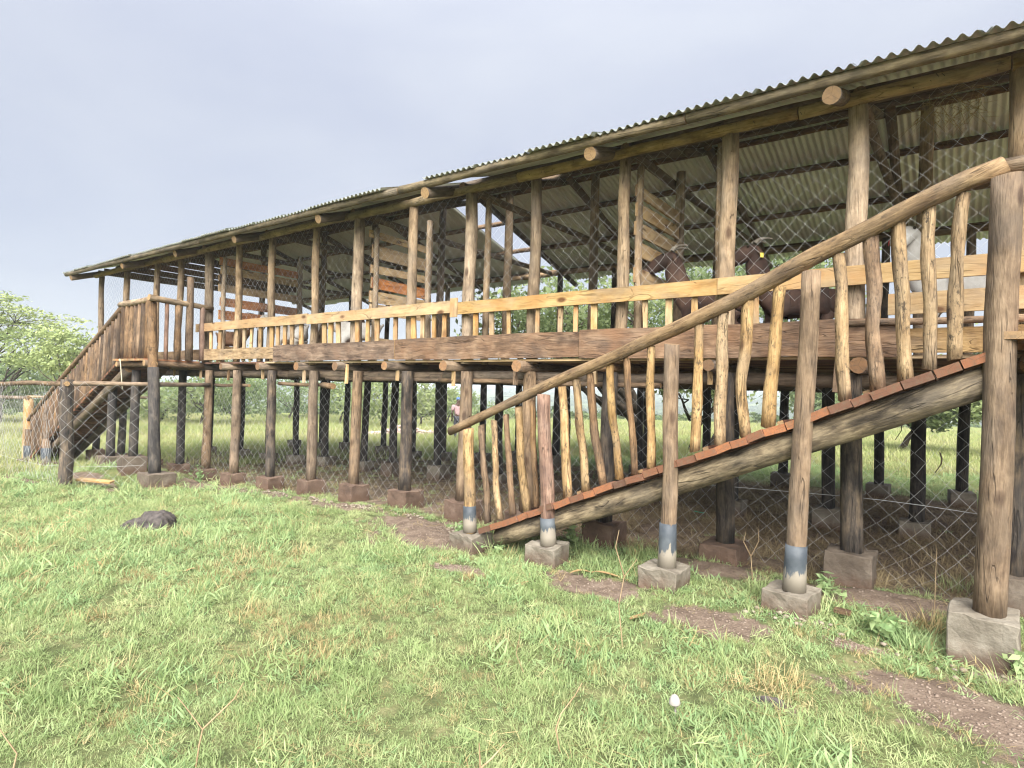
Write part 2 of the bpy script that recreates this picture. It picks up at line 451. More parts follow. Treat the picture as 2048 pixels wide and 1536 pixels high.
# ------------------------------------------------------------------ ground shape
def sstep(a, b, x):
    t = np.clip((x - a) / (b - a), 0, 1); return t * t * (3 - 2 * t)
def wave(X, Y, k, ph):
    return np.sin(X * k + ph) * np.cos(Y * k * 0.83 - ph * 1.7) + 0.5 * np.sin((X + 1.7 * Y) * k * 1.9 + ph * 2.3)
def gz(X, Y):
    """height of the ground at X, Y"""
    X = np.asarray(X, float); Y = np.asarray(Y, float)
    z = np.interp(X, [-60, -30, -17, -11, -6, -3, 0.5, 8, 60], [-2.45, -2.2, -1.93, -1.80, -1.60, -1.56, -1.50, -1.46, -1.5])
    r = np.hypot(X, Y)
    z = z - 0.85 * sstep(13, 55, r)
    z = z - 11.0 * sstep(58, 260, r)
    hills = 12.6 + 3.2 * np.sin(np.arctan2(Y, X) * 7 + 0.6) + 2.2 * np.sin(np.arctan2(Y, X) * 17 + 2.0)
    z = z + hills * sstep(300, 1000, r) + 4.5 * sstep(1000, 1600, r) * (1 + 0.5 * np.sin(np.arctan2(Y, X) * 11))
    near = 1 - sstep(20, 60, r)
    z = z + near * (0.022 * wave(X, Y, 1.1, 0.4) + 0.012 * wave(X, Y, 3.3, 1.9))
    z = z + (1 - near) * 0.10 * wave(X, Y, 0.13, 2.0) * (1 - sstep(200, 600, r))
    z = z + 0.07 * np.exp(-(((X + 0.35) / 0.8) ** 2 + ((Y - 5.25) / 0.35) ** 2))           # mound by the near footings
    z = z + 0.06 * np.exp(-(((X + 1.75) / 0.5) ** 2 + ((Y - 5.3) / 0.3) ** 2))
    z = z + 0.22 * np.exp(-(((X + 12.7) / 1.0) ** 2 + ((Y - 4.85) / 0.6) ** 2))
    return z
def g1(x, y): return float(gz(x, y))

# bare soil: (px, py, half width, half height in metres along X and Y)
DIRT = [(0.0, 3.78, 0.55, 0.26), (0.35, 3.55, 0.5, 0.30), (-0.48, 4.24, 0.20, 0.12), (-1.42, 4.08, 0.42, 0.24), (-2.35, 4.30, 0.48, 0.24),
        (-3.45, 3.97, 0.30, 0.09), (-4.45, 4.72, 0.85, 0.42), (-5.0, 5.0, 0.8, 0.35), (-6.6, 5.2, 0.7, 0.22), (-8.3, 5.2, 1.0, 0.22),
        (-10.6, 5.2, 1.4, 0.3), (-0.4, 5.22, 0.65, 0.25), (-1.7, 5.25, 0.5, 0.22), (-12.4, 4.15, 1.3, 0.2), (-14.2, 3.5, 1.6, 0.12),
        (-0.72, 3.22, 0.12, 0.08), (0.9, 4.5, 0.8, 0.4)]
def dirt_mask(X, Y):
    m = np.zeros(np.shape(X))
    wob = 0.30 * wave(X, Y, 5.0, 0.7) + 0.30 * wave(X, Y, 13.0, 2.2) + 0.25 * wave(X, Y, 31.0, 1.2)
    for (cx, cy, a, b) in DIRT:
        d = np.sqrt(((X - cx) / a) ** 2 + ((Y - cy) / b) ** 2) + wob * 0.6
        m = np.maximum(m, 1 - sstep(0.55, 1.35, d))
    under = sstep(5.35, 5.75, Y + 0.1 * wob) * (1 - sstep(10.9, 11.6, Y + 0.2 * wob)) * sstep(-17.2, -16.5, X)
    m = np.maximum(m, under * np.interp(X, [-17, -9, -5.5, -4.2, 5], [0.55, 0.6, 0.75, 1, 1]))
    return m

def build_ground():
    a0 = math.atan2(FW.y, FW.x)
    sec = math.radians(62)
    ang = np.concatenate([np.linspace(a0 - sec, a0 + sec, 520), np.linspace(a0 + sec, a0 - sec + 2 * math.pi, 90)[1:-1]])
    rr = [0.05]
    while rr[-1] < 1650: rr.append(rr[-1] + max(0.07, 0.021 * rr[-1]))
    rr = np.array(rr)
    A, Rr = np.meshgrid(ang, rr)
    X = Rr * np.cos(A); Y = Rr * np.sin(A)
    Z = gz(X, Y)
    nr, na = X.shape
    V = np.stack([X.ravel(), Y.ravel(), Z.ravel()], 1)
    i = np.arange(nr - 1)[:, None]; j = np.arange(na)[None]; k = (j + 1) % na
    Fq = np.stack([(i * na + j), ((i + 1) * na + j), ((i + 1) * na + k), (i * na + k)], -1).reshape(-1, 4)
    me = np_mesh("ground", V, Fq, M_GROUND, smooth=True)
    at_ = me.attributes.new("dirt", 'FLOAT', 'POINT')
    at_.data.foreach_set('value', dirt_mask(X, Y).ravel().astype(np.float32))
    return tag(put(bpy.data.objects.new("ground", me)), kind="structure")

def ground_mat():
    s = NT("soil_and_turf")
    geo = s.add('ShaderNodeNewGeometry'); P = geo.outputs['Position']
    a = s.add('ShaderNodeAttribute', attribute_name="dirt")
    n1 = s.noise(P, 0.9, 5, 0.6); n2 = s.noise(P, 7, 6, 0.65); n3 = s.noise(P, 60, 4, 0.65)
    turf = s.ramp(n2, [(0.3, (0.050, 0.062, 0.028)), (0.5, (0.095, 0.108, 0.046)), (0.7, (0.18, 0.17, 0.085))])
    soil = s.ramp(n2, [(0.3, (0.082, 0.059, 0.045)), (0.52, (0.150, 0.112, 0.086)), (0.72, (0.215, 0.168, 0.132))])
    soil = s.mixc(s.range(n3, 0.52, 0.70, 0, 0.7), soil, (0.05, 0.034, 0.026))
    soil = s.mixc(s.range(n3, 0.28, 0.36, 0.6, 0.0), soil, (0.30, 0.25, 0.20))
    far = s.ramp(n1, [(0.3, (0.15, 0.19, 0.055)), (0.55, (0.21, 0.235, 0.075)), (0.75, (0.29, 0.27, 0.12))])
    ln = s.add('ShaderNodeVectorMath', operation='LENGTH'); s.l.new(P, ln.inputs[0])
    big = s.noise(P, 0.02, 5, 0.6)
    vfar = s.ramp(big, [(0.3, (0.045, 0.068, 0.026)), (0.5, (0.075, 0.105, 0.036)), (0.68, (0.13, 0.15, 0.055))])
    g = s.mixc(s.range(ln.outputs['Value'], 9, 30), turf, far)
    g = s.mixc(s.range(ln.outputs['Value'], 60, 160), g, vfar)
    edge = s.math('ADD', a.outputs['Fac'], s.math('MULTIPLY', s.math('SUBTRACT', s.noise(P, 16, 5, 0.7), 0.5), 1.1))
    col = s.mixc(s.range(edge, 0.35, 0.65), g, soil)
    s.bump(s.math('ADD', n2, s.math('MULTIPLY', n3, 0.5)), 0.8, 0.03)
    return s.fin(col, 0.95, 0, 0.1)
M_GROUND = ground_mat()
build_ground()

# ------------------------------------------------------------------ chain link
def chainlink(name, P00, P10, P01, P11, parent=None, c=0.14, r=0.0017, slack=0.015, bottom_drop=None, world=None):
    """woven wire between four corners (lower left, lower right, upper left, upper right): zigzag strands hooked into each other"""
    P00, P10, P01, P11 = [np.array(p, float) for p in (P00, P10, P01, P11)]
    Lu = np.linalg.norm(P10 - P00); Lv = 0.5 * (np.linalg.norm(P01 - P00) + np.linalg.norm(P11 - P10))
    nu = int(Lu / (c / 2)); nv = max(2, int(Lv / (c / 2)))
    nrm = np.cross(P10 - P00, P01 - P00); nrm /= np.linalg.norm(nrm)
    e = (P10 - P00) / Lu
    sd = random.random() * 10
    ii, kk = np.meshgrid(np.arange(nu), np.arange(nv + 1), indexing='ij')
    u = (ii + ((kk + ii) % 2)) / nu
    v = kk / nv
    s1 = np.sin(u * Lu * 2.1 + sd) * np.sin(v * 3.1) + 0.6 * np.sin(u * Lu * 5.3 + v * 4 + sd * 2)
    s2 = np.sin(u * Lu * 3.0 + v * 5 + sd)
    pos = ((1 - u) * (1 - v))[..., None] * P00 + (u * (1 - v))[..., None] * P10 + ((1 - u) * v)[..., None] * P01 + (u * v)[..., None] * P11
    pos = pos + nrm * (slack * s1 + 0.0012 * (1 - 2 * ((kk + ii) % 2)))[..., None] + np.array([0, 0, 1.0]) * (slack * 0.7 * s2)[..., None] + e * (slack * 0.5 * s1)[..., None]
    pos += RNG.normal(0, 0.004, pos.shape)
    offs = np.stack([e * math.cos(a) + nrm * math.sin(a) for a in (0.5, 0.5 + 2.094, 0.5 + 4.189)]) * r
    ring = pos[:, :, None, :] + offs[None, None]
    V = ring.reshape(-1, 3)
    base = (ii * (nv + 1) + kk)[:, :-1] * 3
    fs = []
    for a in range(3):
        b = (a + 1) % 3
        fs.append(np.stack([base + a, base + b, base + 3 + b, base + 3 + a], -1).reshape(-1, 4))
    me = np_mesh(name, V, np.concatenate(fs), M_WIRE)
    return put(bpy.data.objects.new(name, me), parent, world)

def rad(P, w):
    """pole radius from its apparent width at the point P"""
    return 0.5 * w * Vector(P).dot(FW) / F_PX

def footing_for(post, X, Y, top, mat, w=0.30, parent_thing=None):
    g = g1(X, Y)
    h = max(0.10, top - g) + 0.08
    return block("footing", (X + random.uniform(-0.02, 0.02), Y + random.uniform(-0.02, 0.02), top - h), w, w, h, mat, post,
                 rz=random.uniform(-0.15, 0.15), lump=0.02)

# ------------------------------------------------------------------ the goat house
HX0, HX1 = -16.4, 3.0
house = thing("goat_house", (-7, 8.1, -1.6), "long raised timber goat house on stilts under a corrugated iron roof", "animal shed")
YF, YM, YR = 5.6, 8.12, 10.9
DECK = 0.347
front_x = [-16.2, -14.8, -13.3, -12.11, -11.1, -10.13, -9.06, -7.93, -6.91, -5.89, -4.86, -3.91, -2.91, -1.73, -0.72, 0.31, 1.35, 2.4]
foot_top = {-16.2: -1.66, -14.8: -1.64, -13.3: -1.62, -12.11: -1.60, -11.1: -1.60, -10.13: -1.58, -9.06: -1.52, -7.93: -1.45, -6.91: -1.40, -5.89: -1.36,
            -4.86: -1.36, -3.91: -1.36, -2.91: -1.32, -1.73: -1.33, -0.72: -1.22, 0.31: -1.20, 1.35: -1.25, 2.4: -1.25}
def stilt(X, Y, top, ft, r, mat, fm, lean=0.03, fw=0.30):
    dx, dy = random.uniform(-lean, lean), random.uniform(-lean, lean) * 0.5
    p = log("stilt", [(X + dx, Y + dy, ft - 0.03), (X - dx * 0.3, Y, top)], r * 1.06, r * 0.96, [mat, M_END], house, sides=12, rough=0.05, wob=0.02)
    footing_for(p, X + dx, Y + dy, ft, fm, fw)
    return p
for i, X in enumerate(front_x):
    r = 0.078 if X > -6 else 0.072
    st = stilt(X, YF, 0.21, foot_top[X], r, W_TAR if X < -11.5 else W_STILT if X > -2.5 or i % 3 == 0 else W_NEWEL,
               M_FORM if X < -1.0 else M_CONCD, fw=0.34 if X > -6 else 0.31)
mid_x = [-15.9, -14.4, -13.2, -12.12, -11.02, -9.7, -8.87, -7.7, -6.3, -4.97, -3.6, -2.39, -1.29, -0.39, 0.8, 2.0]
for X in mid_x:
    stilt(X, YM, 0.15, g1(X, YM) + random.uniform(0.18, 0.28), random.uniform(0.062, 0.075), W_TAR, M_CONC if random.random() < 0.7 else M_CONCD)
rear_x = [-16.3, -15.0, -13.85, -12.28, -11.2, -10.15, -8.92, -7.9, -6.88, -5.61, -5.0, -3.7, -2.39, -1.03, 0.03, 1.2, 2.4]
for X in rear_x:
    stilt(X, YR, 0.15, g1(X, YR) + random.uniform(0.2, 0.3), random.uniform(0.065, 0.08), W_TAR, M_CONC)
# bearers under the joists, joists with their sawn ends showing
for Y in (YF + 0.13, YM, YR - 0.1):
    x = HX0
    while x < HX1:
        L = random.uniform(3.2, 4.4)
        log("bearer", [(x, Y, 0.155 + random.uniform(-0.01, 0.01)), (min(HX1, x + L), Y, 0.155)], 0.062, 0.055, W_DARK, house, wob=0.03)
        x += L + 0.01
joist_x = [-16.2, -15.1, -14.1, -13.02, -12.0, -11.2, -10.22, -9.1, -8.05, -7.09, -5.98, -4.98, -3.93, -2.92, -1.8, -0.65, 0.36, 1.4, 2.5]
for X in joist_x:
    log("joist", [(X, 5.33 + random.uniform(-0.06, 0.04), 0.265), (X + random.uniform(-0.12, 0.12), 11.15, 0.268)], 0.055 + random.uniform(-0.006, 0.01), 0.052, [W_DARK if random.random() < 0.6 else W_BARK, M_END_OLD], house, sides=12, segs=10, wob=0.03)
# short cleats nailed beside the stilts
for X in front_x[3:]:
    x = X - random.uniform(0.09, 0.14)
    h = random.uniform(0.18, 0.28)
    board("cleat", (x, 5.50, 0.30 - h), (x + random.uniform(-0.01, 0.01), 5.50, 0.30), (1, 0, 0), 0.04, 0.03, W_BARK if random.random() < 0.5 else W_PLANK, house, segs=1)
# slatted floor: boards along the house with a gap between them
y = 5.50; row = 0
while y < 11.1:
    w = random.uniform(0.085, 0.12)
    x = HX0 - random.uniform(0, 2.0)
    while x < HX1:
        L = random.uniform(3.4, 4.3)
        a, b = max(x, HX0), min(x + L - 0.006, HX1)
        if b - a > 0.1:
            board("deck_slat", (a, y + w / 2, 0.335), (b, y + w / 2, 0.335), (0, 1, 0), w, 0.026, W_TREAD if random.random() < 0.75 else W_PLANK, house, segs=1, jit=0.002)
        x += L
    y += w + random.uniform(0.012, 0.02); row += 1
# rim boards standing on the edge of the floor
for a, b, z0, z1, m, dy in ((-11.95, -8.82, 0.39, 0.575, W_RIM2, 0), (-8.81, -6.00, 0.352, 0.600, W_RIM, 0.012), (-5.995, -3.21, 0.352, 0.625, W_RIM, 0),
                            (-3.20, -0.405, 0.345, 0.640, W_RIM, 0.010), (-0.40, 2.9, 0.36, 0.55, W_RIM2, 0)):
    board("rim_board", (a, 5.475 - dy, (z0 + z1) / 2), (b, 5.475 - dy, (z0 + z1) / 2 + random.uniform(-0.008, 0.008)), (0, 0, 1), z1 - z0, 0.03, m, house, segs=7, jit=0.008)
board("rim_board", (-16.3, 5.475, 0.46), (-12.0, 5.475, 0.46), (0, 0, 1), 0.2, 0.03, W_RIM2, house, segs=5)
board("rim_board", (HX0, 11.03, 0.45), (-6, 11.03, 0.45), (0, 0, 1), 0.2, 0.03, W_RIM2, house, segs=5)
board("rim_board", (-5.98, 11.03, 0.45), (HX1, 11.03, 0.45), (0, 0, 1), 0.2, 0.03, W_RIM2, house, segs=5)
# wall posts
post_top = 2.40
for X in [-16.23, -14.82, -13.33, -12.31, -11.21, -10.17, -9.16, -7.98, -6.97, -5.84, -4.86, -3.89, -2.81, -1.74, -0.71, 0.30, 1.35, 2.4]:
    thick = X in (-6.97, -4.86, -1.74, -0.71, 0.30, -11.21)
    r = 0.078 if thick else random.uniform(0.056, 0.066)
    log("wall_post", [(X, YF, 0.30), (X + random.uniform(-0.015, 0.015), YF + random.uniform(-0.01, 0.01), post_top)], r * 1.04, r * 0.95, [W_POST, M_END], house, sides=12, wob=0.04, rough=0.07)
# narrow second posts beside some of them
for X, t in ((-10.88, 2.28), (-6.72, 2.25), (-5.68, 2.2), (-2.68, 2.32), (-1.86, 2.38), (-4.68, 2.3)):
    log("wall_post", [(X, YF + 0.12, 0.30), (X, YF + 0.12, t)], 0.043, 0.038, [W_POST, M_END], house, wob=0.02)
for X in (-16.2, -13.68, -11.29, -9.6, -7.75, -6.2, -4.56, -2.64, -0.38, 1.6):
    log("wall_post", [(X, YM, 0.30), (X + random.uniform(-0.03, 0.03), YM, 3.33)], 0.075, 0.065, [W_DARK if X in (-9.6, -13.68, -7.75) else W_POST, M_END], house, wob=0.05)
for X in (-16.3, -13.85, -12.3, -10.15, -8.92, -7.6, -6.88, -5.61, -5.0, -3.4, -2.13, -1.0, 0.05, 1.3, 2.4):
    log("wall_post", [(X, YR, 0.30), (X + random.uniform(-0.03, 0.03), YR, 2.5)], 0.066, 0.058, [W_POST if random.random() < 0.6 else W_STILT, M_END], house, wob=0.04)
# wall plates (front plate jointed in several lengths)
for a, b in ((-16.45, -12.9), (-12.9, -9.6), (-9.6, -7.1), (-7.1, -4.1), (-4.1, -1.15), (-1.15, 0.25), (0.25, 3.0)):
    log("wall_plate", [(a, YF - 0.055, 2.425 + random.uniform(-0.008, 0.008)), (b - 0.01, YF - 0.055, 2.43 + random.uniform(-0.008, 0.008))], 0.058, 0.05, [W_BEAM, M_END], house, sides=8, wob=0.025, rough=0.08)
log("wall_plate", [(-16.4, YF + 0.06, 2.46), (-5.0, YF + 0.06, 2.47)], 0.045, 0.04, W_DARK, house, segs=24, wob=0.03)
log("wall_plate", [(-5.0, YF + 0.06, 2.46), (3.0, YF + 0.06, 2.47)], 0.045, 0.04, W_DARK, house, segs=16, wob=0.03)
for a, b in ((-16.6, -12.0), (-12.0, -7.9), (-7.9, -4.0), (-4.0, 0.2), (0.2, 3.0)):
    log("wall_plate", [(a, YR, 2.50), (b, YR, 2.50)], 0.055, 0.05, [W_POST, M_END], house, wob=0.04)
# trusses
SF, SR, RIDGE = 0.335, 0.300, 8.15
def zf(Y): return 2.29 + SF * (Y - 5.05)              # centre line of the front rafters
def zr(Y): return zf(RIDGE) - SR * (Y - RIDGE)
for X in (-16.5, -13.73, -11.55, -9.44, -7.22, -5.12, -2.92, -0.83, 1.3):
    y0 = 5.10 + random.uniform(-0.05, 0.03)
    log("rafter", [(X, y0, zf(y0)), (X, RIDGE + 0.06, zf(RIDGE + 0.06))], 0.066, 0.052, [W_DARK, M_END], house, sides=14, segs=10, wob=0.03, rough=0.03)
    Xr = -6.95 if X == -7.22 else X
    log("rafter", [(Xr + 0.11, RIDGE - 0.08, zr(RIDGE) + 0.02), (Xr + 0.11, 11.45, zr(11.45))], 0.058, 0.05, [W_DARK, M_END], house, wob=0.04)
    log("tie_beam", [(X + 0.12, YF - 0.02, 2.50), (X + 0.10, YR + 0.1, 2.52)], 0.05, 0.045, [W_DARK, M_END], house, segs=12, wob=0.06)
# purlins carry the sheets
for yy, rr in ((5.06, 0.048), (6.1, 0.04), (7.1, 0.04), (8.0, 0.04)):
    x = -16.75
    for L in (6.3, 4.9, 3.6, 4.95):
        z = zf(yy) + 0.052 + rr
        log("purlin", [(x, yy, z), (x + L - 0.01, yy, z)], rr, rr * 0.95, [W_EAVE if yy < 6 else W_DARK, M_END], house, segs=16, wob=0.02, rough=0.08)
        x += L
for yy, rr in ((8.3, 0.045), (9.05, 0.046), (10.05, 0.048), (11.0, 0.048)):
    x = -16.7
    for L in (5.2, 5.0, 5.1, 4.4):
        z = zr(yy) + 0.05 + rr
        log("purlin", [(x, yy, z), (x + L - 0.01, yy, z)], rr, rr * 0.9, [W_BARK, M_END], house, segs=14, wob=0.04)
        x += L
# corrugated sheets, one object each; one strip is missing on either slope
def sheet(x0, w, Ya, za, Yb, zb, tw=0.0):
    n = 10; per = 8; pitch = w / n
    V, Fc = [], []
    m = n * per
    L = math.hypot(Yb - Ya, zb - za)
    for k in range(5):
        t = k / 4
        for i in range(m + 1):
            x = w * i / m
            z = 0.0155 * math.cos(2 * math.pi * i / per)
            V.append((x, L * t, z + tw * t * x + 0.004 * math.sin(t * 9 + x * 5 + x0)))
    for k in range(4):
        for i in range(m):
            a = k * (m + 1) + i
            Fc.append((a, a + 1, a + m + 2, a + m + 1))
    yv = Vector((0, Yb - Ya, zb - za)).normalized(); xv = Vector((1, 0, 0)); zv = xv.cross(yv)
    M = Matrix(((xv.x, yv.x, zv.x, x0), (xv.y, yv.y, zv.y, Ya), (xv.z, yv.z, zv.z, za), (0, 0, 0, 1)))
    return mesh_obj("roof_sheet", V, Fc, M_ROOF, house, M, True)
x = -16.85; i = 0
while x < 2.9:
    w = 0.80
    lift = 0.004 * (i % 2)
    if not (-6.35 < x < -5.6):
        sheet(x, w, 4.98 + random.uniform(-0.04, 0.03), zf(4.98) + 0.158 + lift, RIDGE - 0.02, zf(RIDGE - 0.02) + 0.158 + lift)
    x += 0.735; i += 1
for a, b in ((-16.85, -7.74), (-6.98, 3.1)):
    n = max(1, round((b - a) / 0.735)); st_ = (b - a) / n
    for k in range(n):
        lift = 0.004 * (k % 2)
        yb = 11.5 + random.uniform(-0.05, 0.05)
        sheet(a + k * st_, 0.80 if k < n - 1 else st_, RIDGE + 0.02, zr(RIDGE + 0.02) + 0.158 + lift, yb, zr(yb) + 0.158 + lift, tw=random.uniform(-0.004, 0.004))
for a, b in ((-16.85, -12.0), (-12.0, -7.75), (-6.98, -2.0), (-2.0, 3.1)):
    zt = zf(RIDGE) + 0.185
    mesh_obj("ridge_cap", [(a, RIDGE - 0.2, zt - 0.062), (b, RIDGE - 0.2, zt - 0.062), (a, RIDGE, zt), (b, RIDGE, zt), (a, RIDGE + 0.2, zt - 0.056), (b, RIDGE + 0.2, zt - 0.056)],
             [(0, 1, 3, 2), (2, 3, 5, 4)], M_ROOF, house)
# rails and pickets along the front
for a, b, z, m, dy in ((-11.35, -7.935, 0.975, W_RAIL, 0), (-7.93, -4.94, 0.975, W_RAIL, 0.008), (-4.93, -1.785, 0.968, W_RAIL, 0), (-1.78, 2.9, 0.98, W_RAIL, 0.008)):
    board("rail_board", (a, 5.465 - dy, z), (b, 5.465 - dy, z + 0.015), (0, 0, 1), 0.148, 0.028, m, house, segs=6, jit=0.004)
board("splice_block", (-4.95, 5.435, 0.86), (-4.95, 5.435, 1.09), (1, 0, 0), 0.11, 0.02, W_PICKET, house, segs=1)
board("rail_board", (-0.47, 5.46, 0.735), (2.9, 5.46, 0.74), (0, 0, 1), 0.16, 0.028, W_RAIL, house, segs=5)
log("rail_pole", [(-0.75, 5.45, 0.600), (2.9, 5.45, 0.615)], 0.028, 0.024, W_BARK, house, segs=12, wob=0.03)
picks = [-10.87, -10.57, -10.0, -9.78, -9.55, -9.29, -8.93, -8.77, -8.58, -8.38, -8.14, -7.56, -7.41, -7.23, -6.82, -6.6, -6.4, -6.05, -5.69, -5.54, -5.34, -5.17,
         -4.66, -4.4, -4.16, -3.76, -3.48, -3.29, -3.05, -2.49, -2.25, -2.0, -1.45, -1.05, -0.55]
for X in picks:
    board("picket", (X, 5.51, 0.36), (X + random.uniform(-0.02, 0.02), 5.505, 0.93), (1, 0.3, 0), random.uniform(0.045, 0.075), 0.03, W_PICKET, house, segs=2, jit=0.005)
# pen partitions
def partition(X, rows, y1=6.8, mats=(W_PLANK,)):
    log("partition_post", [(X, y1 + 0.06, 0.33), (X, y1 + 0.06, 2.62)], 0.06, 0.055, [W_POST, M_END], house, wob=0.03)
    for k, (z0, z1, m) in enumerate(rows):
        board("partition_plank", (X + random.uniform(-0.01, 0.01), 5.66 + random.uniform(0, 0.05), (z0 + z1) / 2), (X, y1 + random.uniform(-0.03, 0.1), (z0 + z1) / 2 + random.uniform(-0.02, 0.02)),
              (0, 0, 1), z1 - z0, 0.026, m, house, segs=3, jit=0.005)
partition(-2.70, [(2.02, 2.14, W_PLANK), (1.81, 1.95, W_PLANK), (1.62, 1.76, W_PLANK), (1.40, 1.55, W_PLANK), (1.13, 1.29, W_PLANK), (0.45, 0.60, W_PLANK)])
partition(-6.80, [(2.12, 2.22, W_PLANK), (1.84, 2.02, W_PLANK), (1.62, 1.73, W_PLANK), (1.40, 1.56, W_ORANGE), (1.20, 1.36, W_PLANK), (1.02, 1.17, W_PLANK), (0.52, 0.70, W_PLANK)])
partition(-11.0, [(2.16, 2.30, W_ORANGE), (2.00, 2.14, W_PLANK), (1.86, 1.98, W_BARK), (1.66, 1.80, W_PLANK), (1.40, 1.56, W_ORANGE), (1.15, 1.32, W_ORANGE), (0.5, 0.66, W_PLANK)], y1=7.3)
for X in (-9.2, -5.2):
    board("partition_plank", (X, 6.9, 0.62), (X, 8.1, 0.62), (0, 0, 1), 0.16, 0.026, W_PLANK, house)
# boarded gable at the far end
z = 2.44
while z < 3.25:
    w = random.uniform(0.13, 0.17)
    zt = z + w
    ya = max(5.55, 5.05 + (zt - 2.29 - 0.10) / SF + 0.0); yb = min(11.0, RIDGE + (zf(RIDGE) + 0.10 - zt) / SR)
    if yb - ya > 0.4:
        board("gable_board", (-16.15, ya, z + w / 2), (-16.15, yb, z + w / 2), (0, 0, 1), w, 0.025, W_TREAD if random.random() < 0.6 else W_BARK, house, segs=3)
    z += w + random.uniform(0.012, 0.03)
# wire between the wall posts and loose twisted wire ends along the plate
xs = front_x
chainlink("wire_mesh", (-16.2, 5.685, 0.86), (2.4, 5.685, 0.86), (-16.2, 5.665, 2.43), (2.4, 5.665, 2.43), house, c=0.140, r=0.00115, slack=0.025)
chainlink("wire_mesh", (-16.2, 10.8, 0.86), (-16.2, 5.7, 0.86), (-16.2, 10.8, 2.4), (-16.2, 5.7, 2.4), house, c=0.140, r=0.0013)
V, Fc = [], []
for k in range(150):
    X = random.uniform(-14, 0.3); Yn = 5.482 + random.uniform(-0.01, 0.02); zc = 2.40 + random.uniform(-0.01, 0.05)
    d = Vector((random.uniform(-0.02, 0.02), random.uniform(-0.012, 0.002), random.uniform(-0.035, 0.03)))
    b = len(V); o = Vector((0.0016, 0, 0.0016))
    p = Vector((X, Yn, zc))
    V += [p - o, p + o, p + d + o, p + d - o, p + Vector((0, -0.003, 0)), p + d + Vector((0, -0.003, 0))]
    Fc += [(b, b + 1, b + 2, b + 3), (b + 1, b + 4, b + 5, b + 2), (b + 4, b, b + 3, b + 5)]
tag(mesh_obj("staple", V, Fc, M_NAIL, house), kind="stuff")
# slender hanging bits of dry grass under the eaves near the camera
V, Fc = [], []
for k in range(110):
    p = Vector((random.uniform(-0.35, 0.1), random.uniform(6.0, 6.5), random.uniform(2.40, 2.58)))
    d = Vector((random.uniform(-0.30, 0.25), random.uniform(-0.1, 0.15), random.uniform(-0.28, 0.02)))
    b = len(V); sdv = d.cross(Vector((0, 1, 0.2))).normalized() * 0.0022
    V += [p - sdv, p + sdv, p + d]; Fc += [(b, b + 1, b + 2)]
tag(mesh_obj("dry_straw", V, Fc, simple("straw_strands", (0.27, 0.21, 0.11), 0.9), house), kind="stuff")

# ------------------------------------------------------------------ ramp on the near side
ramp = thing("log_ramp", (-1.9, 4.9, -1.5), "pole railed wooden ramp with orange-red treads climbing in front of the shed", "ramp")
YS = 4.64
A_, B_ = at(953, 1058, 4.56), at(1972, 704, 4.56)
slope = (B_ - A_); slope.y = 0
Lr = slope.length; sd_ = slope.normalized()
nrm_ = Vector((-sd_.z, 0, sd_.x))
NT_ = 29
x = 0.0
while x < Lr - 0.04:
    w = random.uniform(0.115, 0.185)
    w = min(w, Lr - x)
    c = A_ + sd_ * (x + w / 2) + nrm_ * (-0.03 + random.uniform(-0.006, 0.006))
    y0 = 4.555 + random.uniform(-0.012, 0.02)
    board("tread", (c.x, y0, c.z), (c.x + random.uniform(-0.01, 0.01), 5.44 + random.uniform(-0.03, 0.02), c.z), sd_ + nrm_ * random.uniform(-0.08, 0.08), w - 0.006, 0.055, [W_TREAD, M_END_RED], ramp, segs=2, jit=0.003)
    x += w
# thicker cleats across the ramp for the goats' feet
for f in (0.12, 0.27, 0.42, 0.56, 0.70, 0.84):
    c = A_ + sd_ * (Lr * f) + nrm_ * 0.014
    board("foot_batten", (c.x, 4.72, c.z), (c.x, 5.40, c.z), sd_, 0.045, 0.028, W_TREAD, ramp, segs=1)
for yy, n0 in ((4.70, 0.0), (5.33, 0.0)):
    a = A_ + sd_ * 0.12 - nrm_ * 0.142; b = B_ - sd_ * 0.02 - nrm_ * 0.160
    log("stringer", [(a.x, yy, a.z), (b.x, yy, b.z)], 0.082, 0.100, [W_STRING, M_END], ramp, sides=14, segs=14, wob=0.04, rough=0.05)
hr = [(900, 863), (960, 833), (1050, 792), (1148, 746), (1232, 708), (1361, 660), (1415, 628), (1510, 582), (1608, 530), (1705, 466), (1801, 410), (1908, 368), (2012, 331)]
log("handrail", [at(px, py, 4.64) for px, py in hr], 0.042, 0.066, [W_HAND, M_END], ramp, sides=12, segs=26, rough=0.08)
log("handrail", [at(2008, 338, 4.66), Vector((1.3, 4.66, 1.43))], 0.062, 0.058, [W_HAND, M_END], ramp, sides=12, wob=0.02)
